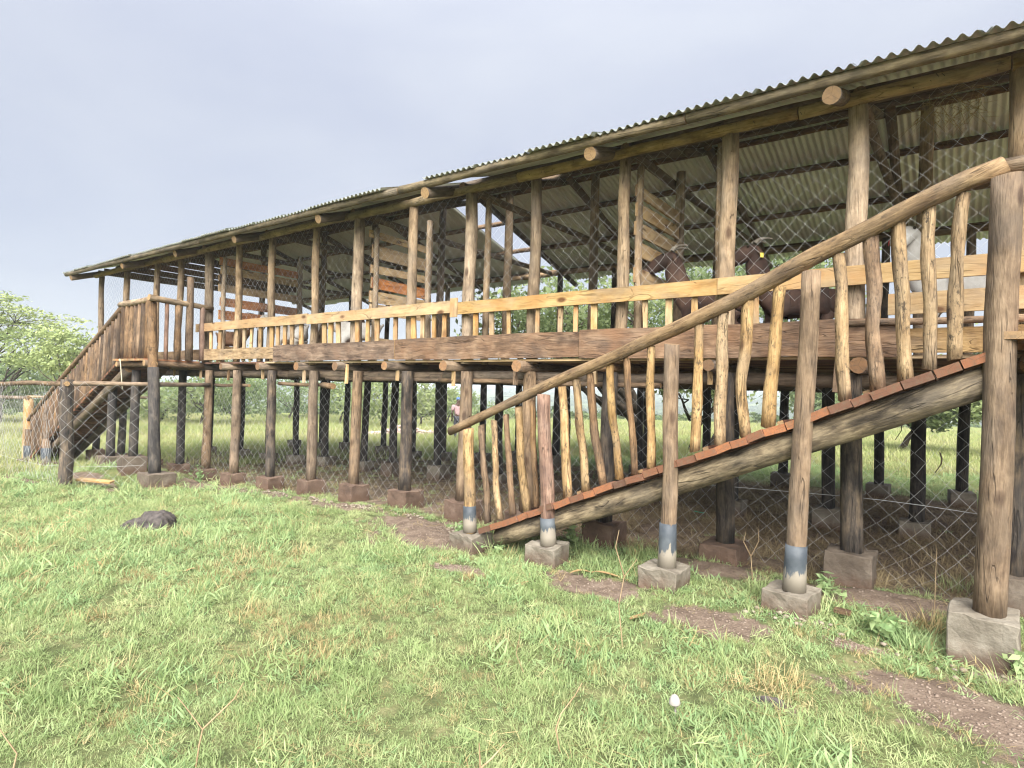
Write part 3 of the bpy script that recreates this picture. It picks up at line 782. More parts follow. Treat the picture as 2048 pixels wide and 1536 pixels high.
bal = [((963, 850), None, (975, 1046), 14, W_BARK), ((988, 841), None, (1000, 1038), 13, W_PALE), ((1011, 830), None, (1026, 1030), 14, W_BARK), ((1037, 814), (1040, 930), (1055, 1020), 17, W_PALE),
       ((1065, 802), None, (1073, 1015), 13, W_BARK), ((1124, 772), None, (1136, 996), 19, W_PALE), ((1153, 757), (1160, 860), (1172, 982), 17, W_PALE), ((1180, 745), (1187, 840), (1206, 970), 17, W_BARK),
       ((1220, 730), (1226, 850), (1239, 960), 17, W_PALE), ((1254, 716), (1259, 830), (1270, 950), 15, W_BARK), ((1303, 692), None, (1302, 936), 18, W_PALE), ((1398, 645), (1396, 770), (1390, 902), 22, W_PALE),
       ((1447, 622), (1441, 760), (1440, 890), 24, W_PALE), ((1498, 600), (1483, 780), (1492, 874), 23, W_PALE), ((1561, 572), (1545, 740), (1537, 856), 24, W_PALE),
       ((1678, 506), None, (1689, 802), 24, W_PALE), ((1742, 470), None, (1756, 779), 29, W_BARK), ((1796, 443), None, (1812, 760), 29, W_PALE), ((1858, 412), (1862, 560), (1858, 741), 26, W_PALE),
       ((1927, 390), (1912, 560), (1911, 722), 26, W_PALE)]
for t, m, b, w, mat in bal:
    Yb = 4.67
    pts = [at(b[0], b[1], Yb)] + ([at(m[0], m[1], Yb)] if m else []) + [at(t[0], t[1], Yb)]
    r = rad(pts[0], w)
    log("baluster", pts, r, r * random.uniform(0.86, 0.98), [mat, M_END], ramp, sides=9, segs=10, rough=0.13, wob=0.03, cut=0.25)
newels = [((937, 858), (940, 1063), 23, W_PALE, 1012, 1063, (940, 1066), 78, 33), ((1087, 790), (1097, 1090), 27, W_RED, 1036, 1090, (1092, 1088), 84, 42), ((1344, 688), (1334, 1136), 30, W_NEWEL, 1046, 1136, (1328, 1133), 100, 50),
          ((1622, 545), (1588, 1180), 37, W_NEWEL, 1089, 1180, (1580, 1180), 112, 60), ((2014, 352), (1978, 1228), 54, W_NEWEL, 0, 0, (1968, 1222), 138, 90)]
for t, b, w, mat, s0, s1, fc, fw, fh in newels:
    Yn = 4.60
    p0, p1 = at(b[0], b[1], Yn), at(t[0], t[1], Yn)
    r = rad(p0, w)
    n = log("newel_post", [p0 - Vector((0, 0, 0.02)), p1], r * 1.05, r * 0.97, [mat, M_END], ramp, sides=14, segs=12, rough=0.04, wob=0.02, cut=0.15)
    if s0:
        q0 = p0; q1 = p0.lerp(p1, (b[1] - s0) / (b[1] - t[1]))
        log("sleeve", [q0, q1], r * 1.22, r * 1.12, [M_SLEEVE, M_SLEEVE], n, sides=14, segs=3, rough=0.015)
    c = at(fc[0], fc[1], Yn)
    fw_m = 0.80 * fw * Vector(c).dot(FW) / F_PX
    g = g1(c.x, c.y)
    block("footing", (c.x, c.y + 0.02, g - 0.08), fw_m, fw_m, c.z - g + 0.08, M_CONC, n, rz=random.uniform(-0.1, 0.1), lump=0.02, jit=0.008)
# landing at the ramp's head (runs out of the picture)
for k in range(9):
    board("landing_plank", (0.27 + k * 0.18, 4.52 + random.uniform(-0.02, 0.02), 0.395), (0.27 + k * 0.18, 5.45, 0.395), (1, 0, 0), 0.17, 0.045, [W_ORANGE, M_END], ramp, segs=1)
for X in (0.37, 1.5):
    log("landing_joist", [(X, 4.50, 0.305), (X, 5.46, 0.305)], 0.058, 0.056, [W_BARK, M_END], ramp, sides=14)
log("landing_post", [(1.5, 4.62, -1.5), (1.5, 4.62, 1.4)], 0.08, 0.075, [W_NEWEL, M_END], ramp)

# ------------------------------------------------------------------ stairs at the far side
stair = thing("pole_staircase", (-14.2, 5.0, -1.9), "far log staircase and landing with closely set pole balusters", "stairs")
xa, za, xb, zb = -12.36, 0.33, -17.15, -1.90
sl = (zb - za) / (xb - xa)
def zs_(x): return za + sl * (x - xa)
n = 26
for k in range(n):
    x = xa + (xb - xa) * (k + 0.5) / n
    w = (xa - xb) / n
    board("tread", (x, 4.56, zs_(x) - 0.02), (x, 5.42, zs_(x) - 0.02), (w, 0, w * sl), math.hypot(w, w * sl) * 0.93, 0.04, [W_TREAD, M_END_RED], stair, segs=1)
for yy in (4.72, 5.30):
    log("stringer", [(xa + 0.1, yy, zs_(xa) - 0.13), (xb + 0.1, yy, zs_(xb) - 0.10)], 0.080, 0.075, [W_DARK, M_END], stair, segs=14, wob=0.05)
log("handrail", [(-12.30, 4.62, 1.36), (-17.62, 4.62, -1.09)], 0.05, 0.042, [W_FENCE, M_END], stair, segs=16, wob=0.05)
x = -12.5; 
while x > -17.2:
    w = random.uniform(0.032, 0.055)
    m = random.choice([W_STAIR, W_STAIR, W_STAIR, W_BARK])
    ztop = 1.36 + (x + 12.30) * (1.36 + 1.09) / 5.32 - 0.05
    log("baluster", [(x, 4.60, zs_(x) - 0.06), (x + random.uniform(-0.015, 0.015), 4.63, ztop + random.uniform(-0.05, 0.0))], w, w * 0.95, [m, M_END], stair, sides=8, segs=4, rough=0.1)
    x -= w * 2 + random.uniform(0.02, 0.05)
# landing
for k in range(8):
    board("landing_plank", (-12.3 + k * 0.15, 4.50 + random.uniform(-0.02, 0.02), 0.345), (-12.3 + k * 0.15, 5.46, 0.345), (1, 0, 0), 0.14, 0.035, [W_ORANGE, M_END], stair, segs=1)
log("landing_joist", [(-12.42, 4.62, 0.27), (-11.0, 4.62, 0.27)], 0.05, 0.05, [W_BARK, M_END], stair)
log("landing_joist", [(-11.12, 4.50, 0.29), (-11.12, 5.5, 0.27)], 0.055, 0.05, [W_BARK, M_END], stair)
log("landing_joist", [(-12.25, 4.50, 0.27), (-12.25, 5.5, 0.27)], 0.05, 0.05, [W_BARK, M_END], stair)
lp = log("landing_post", [at(310, 947, 4.62), at(303, 596, 4.62)], 0.086, 0.076, [W_BARK, M_END], stair, sides=12, segs=10)
lp2 = log("landing_post", [at(310, 947, 4.61) + Vector((0, -0.004, 0)), at(307, 735, 4.61) + Vector((0, -0.004, 0))], 0.094, 0.087, [W_TAR, M_END], stair, sides=12, segs=8)
footing_for(lp, lp2.matrix_basis.translation.x, 4.62, -1.555, M_CONCD, 0.44)
for x, fx in ((-12.13, -1.42), (-13.15, -1.50)):
    p = log("landing_post", [(x, 4.78, fx), (x + 0.01, 4.78, zs_(min(x, -12.4)) - 0.14)], 0.080, 0.072, [W_TAR, M_END], stair)
    footing_for(p, x, 4.78, fx + 0.02, M_CONCD, 0.40)
for x, ztop, h in ((-17.12, -1.2, 0.28), (-15.95, -1.42, 0.30)):
    p = log("newel_post", [(x, 4.56, g1(x, 4.6) + 0.02), (x, 4.56, ztop if x < -17 else zs_(x))], 0.085, 0.08, [W_BARK, M_END], stair)
    log("sleeve", [(x, 4.56, g1(x, 4.6) + 0.03), (x, 4.56, g1(x, 4.6) + 0.40)], 0.092, 0.088, [M_SLEEVE, M_SLEEVE], p)
    block("footing", (x, 4.56, g1(x, 4.6) - 0.05), 0.34, 0.34, 0.14, M_CONC, p)
log("handrail", [(-12.42, 4.60, 1.36), (-11.02, 4.60, 1.40)], 0.055, 0.05, [W_POST, M_END], stair, wob=0.03)
log("handrail", [(-11.06, 4.52, 1.40), (-11.08, 5.62, 1.335)], 0.056, 0.045, [W_POST, M_END], stair, wob=0.02)
for k in range(7):
    x = -12.28 + k * 0.165
    r = random.uniform(0.055, 0.07)
    log("baluster", [(x, 4.63, 0.37), (x, 4.63, 1.33)], r, r * 0.95, [random.choice([W_STAIR, W_STAIR, W_BARK]), M_END], stair, sides=9, segs=4, rough=0.1)
for Yb_, r in ((4.83, 0.035), (5.02, 0.055), (5.22, 0.065), (5.45, 0.05)):
    log("baluster", [(-11.08, Yb_, 0.36), (-11.08, Yb_ + random.uniform(-0.02, 0.03), 1.34 if Yb_ != 5.22 else 1.85)], r, r * 0.9, [random.choice([W_BARK, W_POST, W_RED]), M_END], stair, sides=9, segs=4, rough=0.1)
# a loop of pale rope hanging from the landing
log("rope", [(-12.05, 4.48, 0.36), (-11.98, 4.47, 0.25), (-11.93, 4.47, 0.05), (-11.90, 4.48, -0.18)], 0.008, 0.008, [simple("rope", (0.42, 0.38, 0.28), 0.9)] * 2, stair, sides=5, segs=8)

# ------------------------------------------------------------------ fences
fence = thing("chain_link_fence", (-11.8, 3.65, -1.75), "chain link fence with peeled rail on a dark post by the far stairs", "fence")
FP = Vector((-11.82, 3.64, g1(-11.82, 3.64)))
log("post", [FP - Vector((0, 0, 0.1)), (-11.84, 3.64, -0.03)], 0.105, 0.092, [W_STILT, M_END], fence, sides=12, segs=8, wob=0.03)
log("rail", [(-15.9, 3.62, -0.17), (-11.72, 3.60, -0.10)], 0.045, 0.040, [W_FENCE, M_END], fence, wob=0.04)
log("rail", [(-11.9, 3.60, -0.09), (-10.98, 4.60, -0.075)], 0.042, 0.036, [W_DARK, M_END], fence, wob=0.02)
log("rail", [(-11.0, 4.62, -0.075), (-11.02, 5.58, -0.06)], 0.04, 0.036, [W_DARK, M_END], fence)
log("post", [(-16.6, 3.62, g1(-16.6, 3.6) - 0.1), (-16.6, 3.62, -0.15)], 0.09, 0.08, [W_STILT, M_END], fence)
chainlink("wire_mesh", (-16.6, 3.60, g1(-14, 3.6) + 0.02), (-11.82, 3.56, g1(-11.8, 3.6) + 0.03), (-16.6, 3.60, -0.18), (-11.82, 3.56, -0.11), fence, c=0.22, r=0.0018, slack=0.04)
chainlink("wire_mesh", (-11.82, 3.54, g1(-11.8, 3.6) + 0.02), (-10.98, 4.52, g1(-11, 4.6) + 0.06), (-11.82, 3.54, -0.09), (-10.98, 4.52, -0.07), fence, c=0.22, r=0.0018, slack=0.04)
chainlink("wire_mesh", (-11.0, 4.6, g1(-11, 4.6) + 0.06), (-11.05, 5.62, g1(-11, 5.6) + 0.06), (-11.0, 4.6, -0.07), (-11.05, 5.62, -0.06), fence, c=0.15, r=0.0015, slack=0.02)
for zz in (0.30,):
    g = g1(-13.5, 3.6)
    log("tension_wire", [(-16.6, 3.57, g + zz), (-14, 3.57, g + zz - 0.02), (-11.85, 3.54, g + zz + 0.05), (-10.98, 4.5, g + zz + 0.1)], 0.0018, 0.0018, [M_WIRE, M_WIRE], fence, sides=4, segs=20)

skirt = thing("stilt_fence", (-5, 5.7, -1.6), "chain link strung between the front stilts below the shed floor", "fence")
for a, b, z0, z1 in ((-11.05, -9.9, -0.06, -0.05), (-9.0, -7.6, 0.0, 0.0), (-7.75, -5.2, 0.095, 0.10), (-5.4, -2.4, 0.10, 0.085)):
    log("rail", [(a, 5.70, z0), (b, 5.70, z1)], 0.032, 0.026, [W_FENCE, M_END], skirt, wob=0.03)
log("rail", [(-7.75, 5.64, -0.005), (-7.45, 5.60, -0.02)], 0.045, 0.045, [W_FENCE, M_END], skirt)
edges = [-11.1, -8.0, -5.0, -2.0, 1.35]
for a, b in zip(edges[:-1], edges[1:]):
    ha, hb = (0.10 if a > -9 else -0.03), (0.10 if b > -9 else -0.03)
    chainlink("wire_mesh", (a, 5.72, g1(a, 5.7) + 0.04), (b, 5.72, g1(b, 5.7) + 0.04), (a, 5.72, ha), (b, 5.72, hb), skirt, c=0.150, r=0.0012, slack=0.05)
log("tension_wire", [(-2.0, 5.73, -0.85), (-0.4, 5.74, -0.80), (0.5, 5.74, -0.86)], 0.0018, 0.0018, [M_WIRE, M_WIRE], skirt, sides=4, segs=10)
# dead twigs and leaves caught in the wire
for x0, z0 in ((1835, 765), (1880, 905), (1800, 840)):
    p = at(x0, z0, 5.70)
    log("dead_twig", [p, p + Vector((0.02, 0, -0.07)), p + Vector((-0.03, -0.01, -0.16))], 0.006, 0.003, [W_DARK, W_DARK], skirt, sides=5, segs=4, rough=0.3)

back = thing("paddock_fence", (-18, 4.8, -2), "weathered paddock fence of rails and wire left of the far stairs", "fence")
P1 = atz(55, 922, -1.97)
log("post", [P1 - Vector((0, 0, 0.1)), at(58, 797, P1.y)], 0.11, 0.10, [W_PICKET, M_END], back, sides=10)
q = at(58, 797, P1.y)
for dz in (0.0,):
    log("rail", [(q.x - 6.5, q.y - 0.6, q.z - 0.10), (q.x + 0.1, q.y - 0.05, q.z + 0.02)], 0.05, 0.045, [W_DARK, M_END], back, wob=0.05)
    log("rail", [(q.x, q.y - 0.05, q.z + 0.04), (q.x + 2.3, q.y + 1.9, q.z + 0.10)], 0.03, 0.03, [W_POST, M_END], back)
chainlink("wire_mesh", (q.x - 6.5, q.y - 0.6, P1.z + 0.0), (q.x, q.y - 0.05, P1.z + 0.03), (q.x - 6.5, q.y - 0.6, q.z - 0.08), (q.x, q.y - 0.05, q.z), back, c=0.15, r=0.0017)

# ------------------------------------------------------------------ plants
def leaf_mat(name, c1, c2, c3, rough=0.6, trans=0.35, pos_scale=0.6):
    """leaf: diffuse and a share of light passing through; hue varies from place to place"""
    s = NT(name)
    oi = s.add('ShaderNodeObjectInfo'); geo = s.add('ShaderNodeNewGeometry')
    n = s.noise(geo.outputs['Position'], pos_scale, 4, 0.6)
    f = s.math('ADD', s.math('MULTIPLY', oi.outputs['Random'], 0.35), s.math('MULTIPLY', n, 0.9))
    f = s.math('ADD', f, s.math('MULTIPLY', geo.outputs['Random Per Island'], 0.35))
    col = s.ramp(f, [(0.50, c1), (0.78, c2), (1.08, c3)])
    s.put(s.bsdf.inputs['Base Color'], col); s.bsdf.inputs['Roughness'].default_value = rough
    s.bsdf.inputs['Specular IOR Level'].default_value = 0.25
    tr = s.add('ShaderNodeBsdfTranslucent'); s.l.new(col, tr.inputs['Color'])
    mx = s.add('ShaderNodeMixShader'); mx.inputs[0].default_value = trans
    s.l.new(s.bsdf.outputs[0], mx.inputs[1]); s.l.new(tr.outputs[0], mx.inputs[2]); s.l.new(mx.outputs[0], s.out.inputs[0])
    return s.m
L_GRASS = leaf_mat("grass_blade", (0.235, 0.32, 0.13), (0.325, 0.405, 0.178), (0.42, 0.46, 0.235), pos_scale=1.6, trans=0.45)
L_BROAD = leaf_mat("broad_grass_blade", (0.205, 0.315, 0.138), (0.285, 0.395, 0.185), (0.36, 0.445, 0.215), pos_scale=1.9, trans=0.45)
L_DRY = leaf_mat("dry_grass", (0.24, 0.18, 0.085), (0.34, 0.27, 0.125), (0.42, 0.35, 0.19), trans=0.2)
L_STRAW = leaf_mat("trampled_straw", (0.14, 0.10, 0.06), (0.22, 0.165, 0.095), (0.33, 0.265, 0.15), trans=0.2)
L_MEADOW = leaf_mat("meadow_grass", (0.25, 0.31, 0.11), (0.33, 0.365, 0.145), (0.42, 0.395, 0.21), pos_scale=0.12, trans=0.45)
L_ACACIA = leaf_mat("acacia_leaf", (0.21, 0.27, 0.115), (0.28, 0.335, 0.14), (0.34, 0.385, 0.165), pos_scale=0.7)
L_TREE = leaf_mat("tree_leaf", (0.135, 0.19, 0.085), (0.195, 0.25, 0.11), (0.255, 0.305, 0.135), pos_scale=0.8, trans=0.45)
L_BUSH = leaf_mat("bush_leaf", (0.16, 0.225, 0.10), (0.22, 0.28, 0.125), (0.28, 0.325, 0.145), pos_scale=0.5, trans=0.5)
L_FAR = leaf_mat("far_bush_leaf", (0.060, 0.095, 0.042), (0.09, 0.13, 0.052), (0.13, 0.165, 0.065), pos_scale=0.05)
W_TRUNK = wood("tree_bark", (0.020, 0.016, 0.012), (0.055, 0.042, 0.030), (0.10, 0.08, 0.06), knot=0.2)

PROTO = bpy.data.collections.new("plant_prototypes")       # not linked: only instanced by the grass
def blades(name, n, rad_, lmin, lmax, wmin, wmax, lean, curl, mat, segs=4, flat=0.0, coll=PROTO, seed=0):
    rg = np.random.default_rng(seed)
    V, Fc = [], []
    for b in range(n):
        a = rg.uniform(0, 2 * math.pi); rr = rad_ * math.sqrt(rg.uniform(0, 1))
        base = np.array([rr * math.cos(a), rr * math.sin(a), -0.008])
        az = rg.uniform(0, 2 * math.pi); L = rg.uniform(lmin, lmax); w = rg.uniform(wmin, wmax)
        th = min(1.45, abs(rg.normal(lean, 0.3)) + flat); cu = rg.uniform(0.3, 1.0) * curl
        d = np.array([math.cos(az), math.sin(az), 0]); sdv = np.array([-math.sin(az), math.cos(az), 0])
        tw = rg.uniform(-0.5, 0.5)
        p = base.copy(); i0 = len(V)
        for k in range(segs + 1):
            t = k / segs
            ww = w * (1 - t ** 1.8) * (0.75 + 0.5 * math.sin(math.pi * min(1, t * 1.2))) / 2
            sv = sdv * math.cos(tw) + np.array([0, 0, 1]) * math.sin(tw) * 0.6
            if k < segs:
                V.append(p - sv * ww); V.append(p + sv * ww)
            else: V.append(p.copy())
            ang = th + cu * t
            p = p + (d * math.sin(ang) + np.array([0, 0, 1]) * math.cos(ang)) * (L / segs)
            if p[2] < 0.004: p[2] = 0.004
        for k in range(segs - 1):
            q = i0 + 2 * k
            Fc.append((q, q + 1, q + 3, q + 2))
        q = i0 + 2 * (segs - 1)
        Fc.append((q, q + 1, q + 2))
    me = bpy.data.meshes.new(name); me.from_pydata([tuple(v) for v in V], [], Fc)
    me.materials.append(mat); me.polygons.foreach_set('use_smooth', [True] * len(me.polygons)); me.update()
    o = bpy.data.objects.new(name, me); coll.objects.link(o)
    return o
for k in range(5): blades(f"p{k:02d}_fine", 58, 0.09, 0.03, 0.085, 0.0028, 0.0050, 0.75, 1.2, L_GRASS, seed=k)            # 0-4
for k in range(4): blades(f"p{5 + k:02d}_broad", 26, 0.085, 0.035, 0.10, 0.005, 0.010, 0.85, 1.1, L_BROAD, seed=20 + k)      # 5-8
for k in range(3): blades(f"p{9 + k:02d}_dry", 36, 0.07, 0.04, 0.12, 0.0022, 0.0038, 0.6, 0.8, L_DRY, seed=40 + k)         # 9-11
for k in range(3): blades(f"p{12 + k:02d}_straw", 44, 0.13, 0.08, 0.22, 0.0025, 0.0045, 1.25, 0.25, L_STRAW, seed=60 + k)  # 12-14
for k in range(3): blades(f"p{15 + k:02d}_meadow", 60, 0.30, 0.12, 0.34, 0.009, 0.016, 0.35, 0.7, L_MEADOW, segs=3, seed=80 + k)  # 15-17
for k in range(2): blades(f"p{18 + k:02d}_tall", 14, 0.05, 0.08, 0.20, 0.003, 0.006, 0.35, 0.9, L_GRASS, segs=5, seed=90 + k)  # 18-19
for k in range(2): blades(f"p{20 + k:02d}_litter", 26, 0.14, 0.05, 0.17, 0.0022, 0.004, 1.4, 0.05, L_DRY, seed=95 + k)     # 20-21

def scatter(name, P, idx, rot, scl, coll, label, cat):
    me = bpy.data.meshes.new(name)
    me.vertices.add(len(P)); me.vertices.foreach_set('co', P.astype(np.float32).ravel())
    for nm, typ, arr in (("pidx", 'INT', idx.astype(np.int32)), ("prot", 'FLOAT_VECTOR', rot.astype(np.float32).ravel()), ("pscl", 'FLOAT_VECTOR', scl.astype(np.float32).ravel())):
        a = me.attributes.new(nm, typ, 'POINT')
        a.data.foreach_set('vector' if typ == 'FLOAT_VECTOR' else 'value', arr)
    o = put(bpy.data.objects.new(name, me))
    ng = bpy.data.node_groups.new(name + "_nodes", 'GeometryNodeTree')
    ng.interface.new_socket('Geometry', in_out='INPUT', socket_type='NodeSocketGeometry')
    ng.interface.new_socket('Geometry', in_out='OUTPUT', socket_type='NodeSocketGeometry')
    gi, go = ng.nodes.new('NodeGroupInput'), ng.nodes.new('NodeGroupOutput')
    ci = ng.nodes.new('GeometryNodeCollectionInfo'); ci.inputs['Collection'].default_value = coll
    ci.inputs['Separate Children'].default_value = True; ci.inputs['Reset Children'].default_value = True
    ip = ng.nodes.new('GeometryNodeInstanceOnPoints'); ip.inputs['Pick Instance'].default_value = True
    def na(nm, dt):
        n = ng.nodes.new('GeometryNodeInputNamedAttribute'); n.data_type = dt; n.inputs['Name'].default_value = nm
        return n.outputs['Attribute']
    ng.links.new(gi.outputs[0], ip.inputs['Points']); ng.links.new(ci.outputs[0], ip.inputs['Instance'])
    ng.links.new(na("pidx", 'INT'), ip.inputs['Instance Index'])
    ng.links.new(na("prot", 'FLOAT_VECTOR'), ip.inputs['Rotation']); ng.links.new(na("pscl", 'FLOAT_VECTOR'), ip.inputs['Scale'])
    ng.links.new(ip.outputs[0], go.inputs[0])
    md = o.modifiers.new("scatter", 'NODES'); md.node_group = ng
    return tag(o, label, cat, kind="stuff")

def polar(n, r0, r1, half):
    a0 = math.atan2(FW.y, FW.x)
    a = a0 + RNG.uniform(-half, half, n); r = np.sqrt(RNG.uniform(r0 * r0, r1 * r1, n))
    return r * np.cos(a), r * np.sin(a)
def hash2(X, Y, k): return 0.5 + 0.33 * wave(X, Y, k, 0.9) + 0.2 * wave(X, Y, k * 2.7, 2.1)
DRYP = [(-3.35, 2.45, 0.42), (-3.0, 2.1, 0.3), (-7.9, 2.0, 0.5), (-4.9, 2.75, 0.4), (-0.75, 3.3, 0.2), (-5.3, 2.2, 0.2), (-0.05, 4.45, 0.2)]
def build_grass():
    half = math.radians(56)
    Ps, Is, Rs, Ss = [], [], [], []
    for r0, r1, dens, sc in ((0.9, 3.4, 400, 0.9), (3.4, 6.0, 300, 1.0), (6.0, 10.0, 170, 1.25), (10.0, 17.0, 70, 1.7)):
        n = int(dens * half * (r1 * r1 - r0 * r0))
        X, Y = polar(n, r0, r1, half)
        d = dirt_mask(X, Y)
        under = (Y > 5.5) & (Y < 11.2) & (X > -16.8)
        keep = RNG.uniform(0, 1, n) > np.clip(d * 1.08, 0, 0.955)
        keep &= ~(under & (RNG.uniform(0, 1, n) < 0.35))
        X, Y, d, under = X[keep], Y[keep], d[keep], under[keep]
        m = len(X); u = RNG.uniform(0, 1, m); h = hash2(X, Y, 0.9); h2 = hash2(X + 31, Y, 2.3)
        dryf = np.clip((h2 - 0.80) * 0.7, 0, 0.3)
        for (cx, cy, rr) in DRYP: dryf = np.maximum(dryf, 0.42 * np.exp(-((X - cx) ** 2 + (Y - cy) ** 2) / rr ** 2))
        idx = np.where(u < 0.03 + dryf, 9 + RNG.integers(0, 3, m), np.where(u < 0.08 + dryf + 0.42 * (h > 0.45), 5 + RNG.integers(0, 4, m), RNG.integers(0, 5, m)))
        idx = np.where(RNG.uniform(0, 1, m) < 0.04, 18 + RNG.integers(0, 2, m), idx)
        idx = np.where(RNG.uniform(0, 1, m) < 0.05 + 0.3 * dryf, 20 + RNG.integers(0, 2, m), idx)
        s = sc * RNG.uniform(0.6, 1.25, m) * (0.70 + 0.4 * np.clip(h, 0, 1)) * (1 - 0.45 * d) * (0.62 + 0.95 * np.clip(hash2(X - 7, Y + 3, 4.1), 0, 1) ** 1.5)
        idx = np.where((d > 0.4) & (RNG.uniform(0, 1, m) < 0.45), 20 + RNG.integers(0, 2, m), idx)
        Ps.append(np.stack([X, Y, gz(X, Y)], 1)); Is.append(idx)
        Rs.append(np.stack([RNG.normal(0, 0.22, m), RNG.normal(0, 0.22, m), RNG.uniform(0, 6.28, m)], 1)); Ss.append(np.stack([s, s, s * RNG.uniform(0.6, 1.25, m)], 1))
    for r0, r1, dens, sc in ((15.0, 30.0, 9, 1.0), (30.0, 62.0, 3.2, 1.7)):
        n = int(dens * half * (r1 * r1 - r0 * r0))
        X, Y = polar(n, r0, r1, half)
        d = dirt_mask(X, Y); keep = RNG.uniform(0, 1, n) > d * 1.1
        X, Y = X[keep], Y[keep]; m = len(X)
        s = sc * RNG.uniform(0.7, 1.3, m)
        Ps.append(np.stack([X, Y, gz(X, Y)], 1)); Is.append(15 + RNG.integers(0, 3, m))
        Rs.append(np.stack([RNG.normal(0, 0.08, m), RNG.normal(0, 0.08, m), RNG.uniform(0, 6.28, m)], 1)); Ss.append(np.stack([s, s, s * RNG.uniform(0.5, 0.9, m)], 1))
    scatter("grass", np.concatenate(Ps), np.concatenate(Is), np.concatenate(Rs), np.concatenate(Ss), PROTO, "short bright green pasture grass around the shed", "grass")
    # trampled straw and dung litter under the floor and along the edge of the bare soil
    X = RNG.uniform(-16.5, 2.5, 9000); Y = RNG.uniform(5.5, 11.4, 9000)
    k = (RNG.uniform(0, 1, 9000) < np.interp(X, [-16, -6, -4.5, 3], [0.12, 0.25, 1.0, 1.0])) & (X > -Y * 1.6 - 4)
    X, Y = X[k], Y[k]; m = len(X)
    s = RNG.uniform(0.5, 1.15, m)
    scatter("straw", np.stack([X, Y, gz(X, Y)], 1), 12 + RNG.integers(0, 3, m), np.stack([RNG.normal(0, 0.2, m), RNG.normal(0, 0.2, m), RNG.uniform(0, 6.28, m)], 1),
            np.stack([s, s, s * 0.9], 1), PROTO, "brown trampled straw on the ground beneath the shed", "straw")
build_grass()

# tufts that stand out: (x, y, count, proto range, size)
def leaves_mesh(C, size, elong=2.0, flat=0.0, rg=RNG, curl=0.25):
    """small bent leaves (two quads each) at the points C"""
    n = len(C)
    a = rg.normal(0, 1, (n, 3)); a[:, 2] *= (1 - flat); a /= np.linalg.norm(a, axis=1)[:, None] + 1e-9
    b = rg.normal(0, 1, (n, 3)); b -= a * np.sum(a * b, 1)[:, None]; b /= np.linalg.norm(b, axis=1)[:, None] + 1e-9
    if flat: 
        b[:, 2] *= (1 - flat); b /= np.linalg.norm(b, axis=1)[:, None] + 1e-9
    c = np.cross(a, b)
    s = (size * rg.uniform(0.6, 1.35, n))[:, None]
    L = s * elong / 2; W = s / 2
    V = np.stack([C - a * L, C - b * W - a * L * 0.1 + c * W * curl, C + a * L + c * W * curl * 1.5, C + b * W - a * L * 0.1 + c * W * curl], 1).reshape(-1, 3)
    i = np.arange(n)[:, None] * 4
    return V, np.concatenate([i, i + 1, i + 2, i + 3], 1)

def tube_path(V, Fc, pts, r0, r1, sides=6):
    pts = [Vector(p) for p in pts]; i0 = len(V); n = len(pts)
    for k, p in enumerate(pts):
        d = (pts[min(n - 1, k + 1)] - pts[max(0, k - 1)]).normalized()
        x = d.cross(Vector((0.31, 0.9, 0.2))).normalized(); y = d.cross(x)
        r = r0 + (r1 - r0) * k / (n - 1)
        for j in range(sides):
            a = 2 * math.pi * j / sides
            V.append(p + x * r * math.cos(a) + y * r * math.sin(a))
    for k in range(n - 1):
        for j in range(sides):
            q = (j + 1) % sides
            Fc.append((i0 + k * sides + j, i0 + k * sides + q, i0 + (k + 1) * sides + q, i0 + (k + 1) * sides + j))

def wander(a, b, n, amp, rg):
    a, b = Vector(a), Vector(b); out = []
    L = (b - a).length
    o = np.cumsum(rg.normal(0, 1, (n + 1, 3)), 0); o -= np.linspace(0, 1, n + 1)[:, None] * o[-1]
    for k in range(n + 1):
        out.append(a.lerp(b, k / n) + Vector(o[k]) * amp * L)
    return out

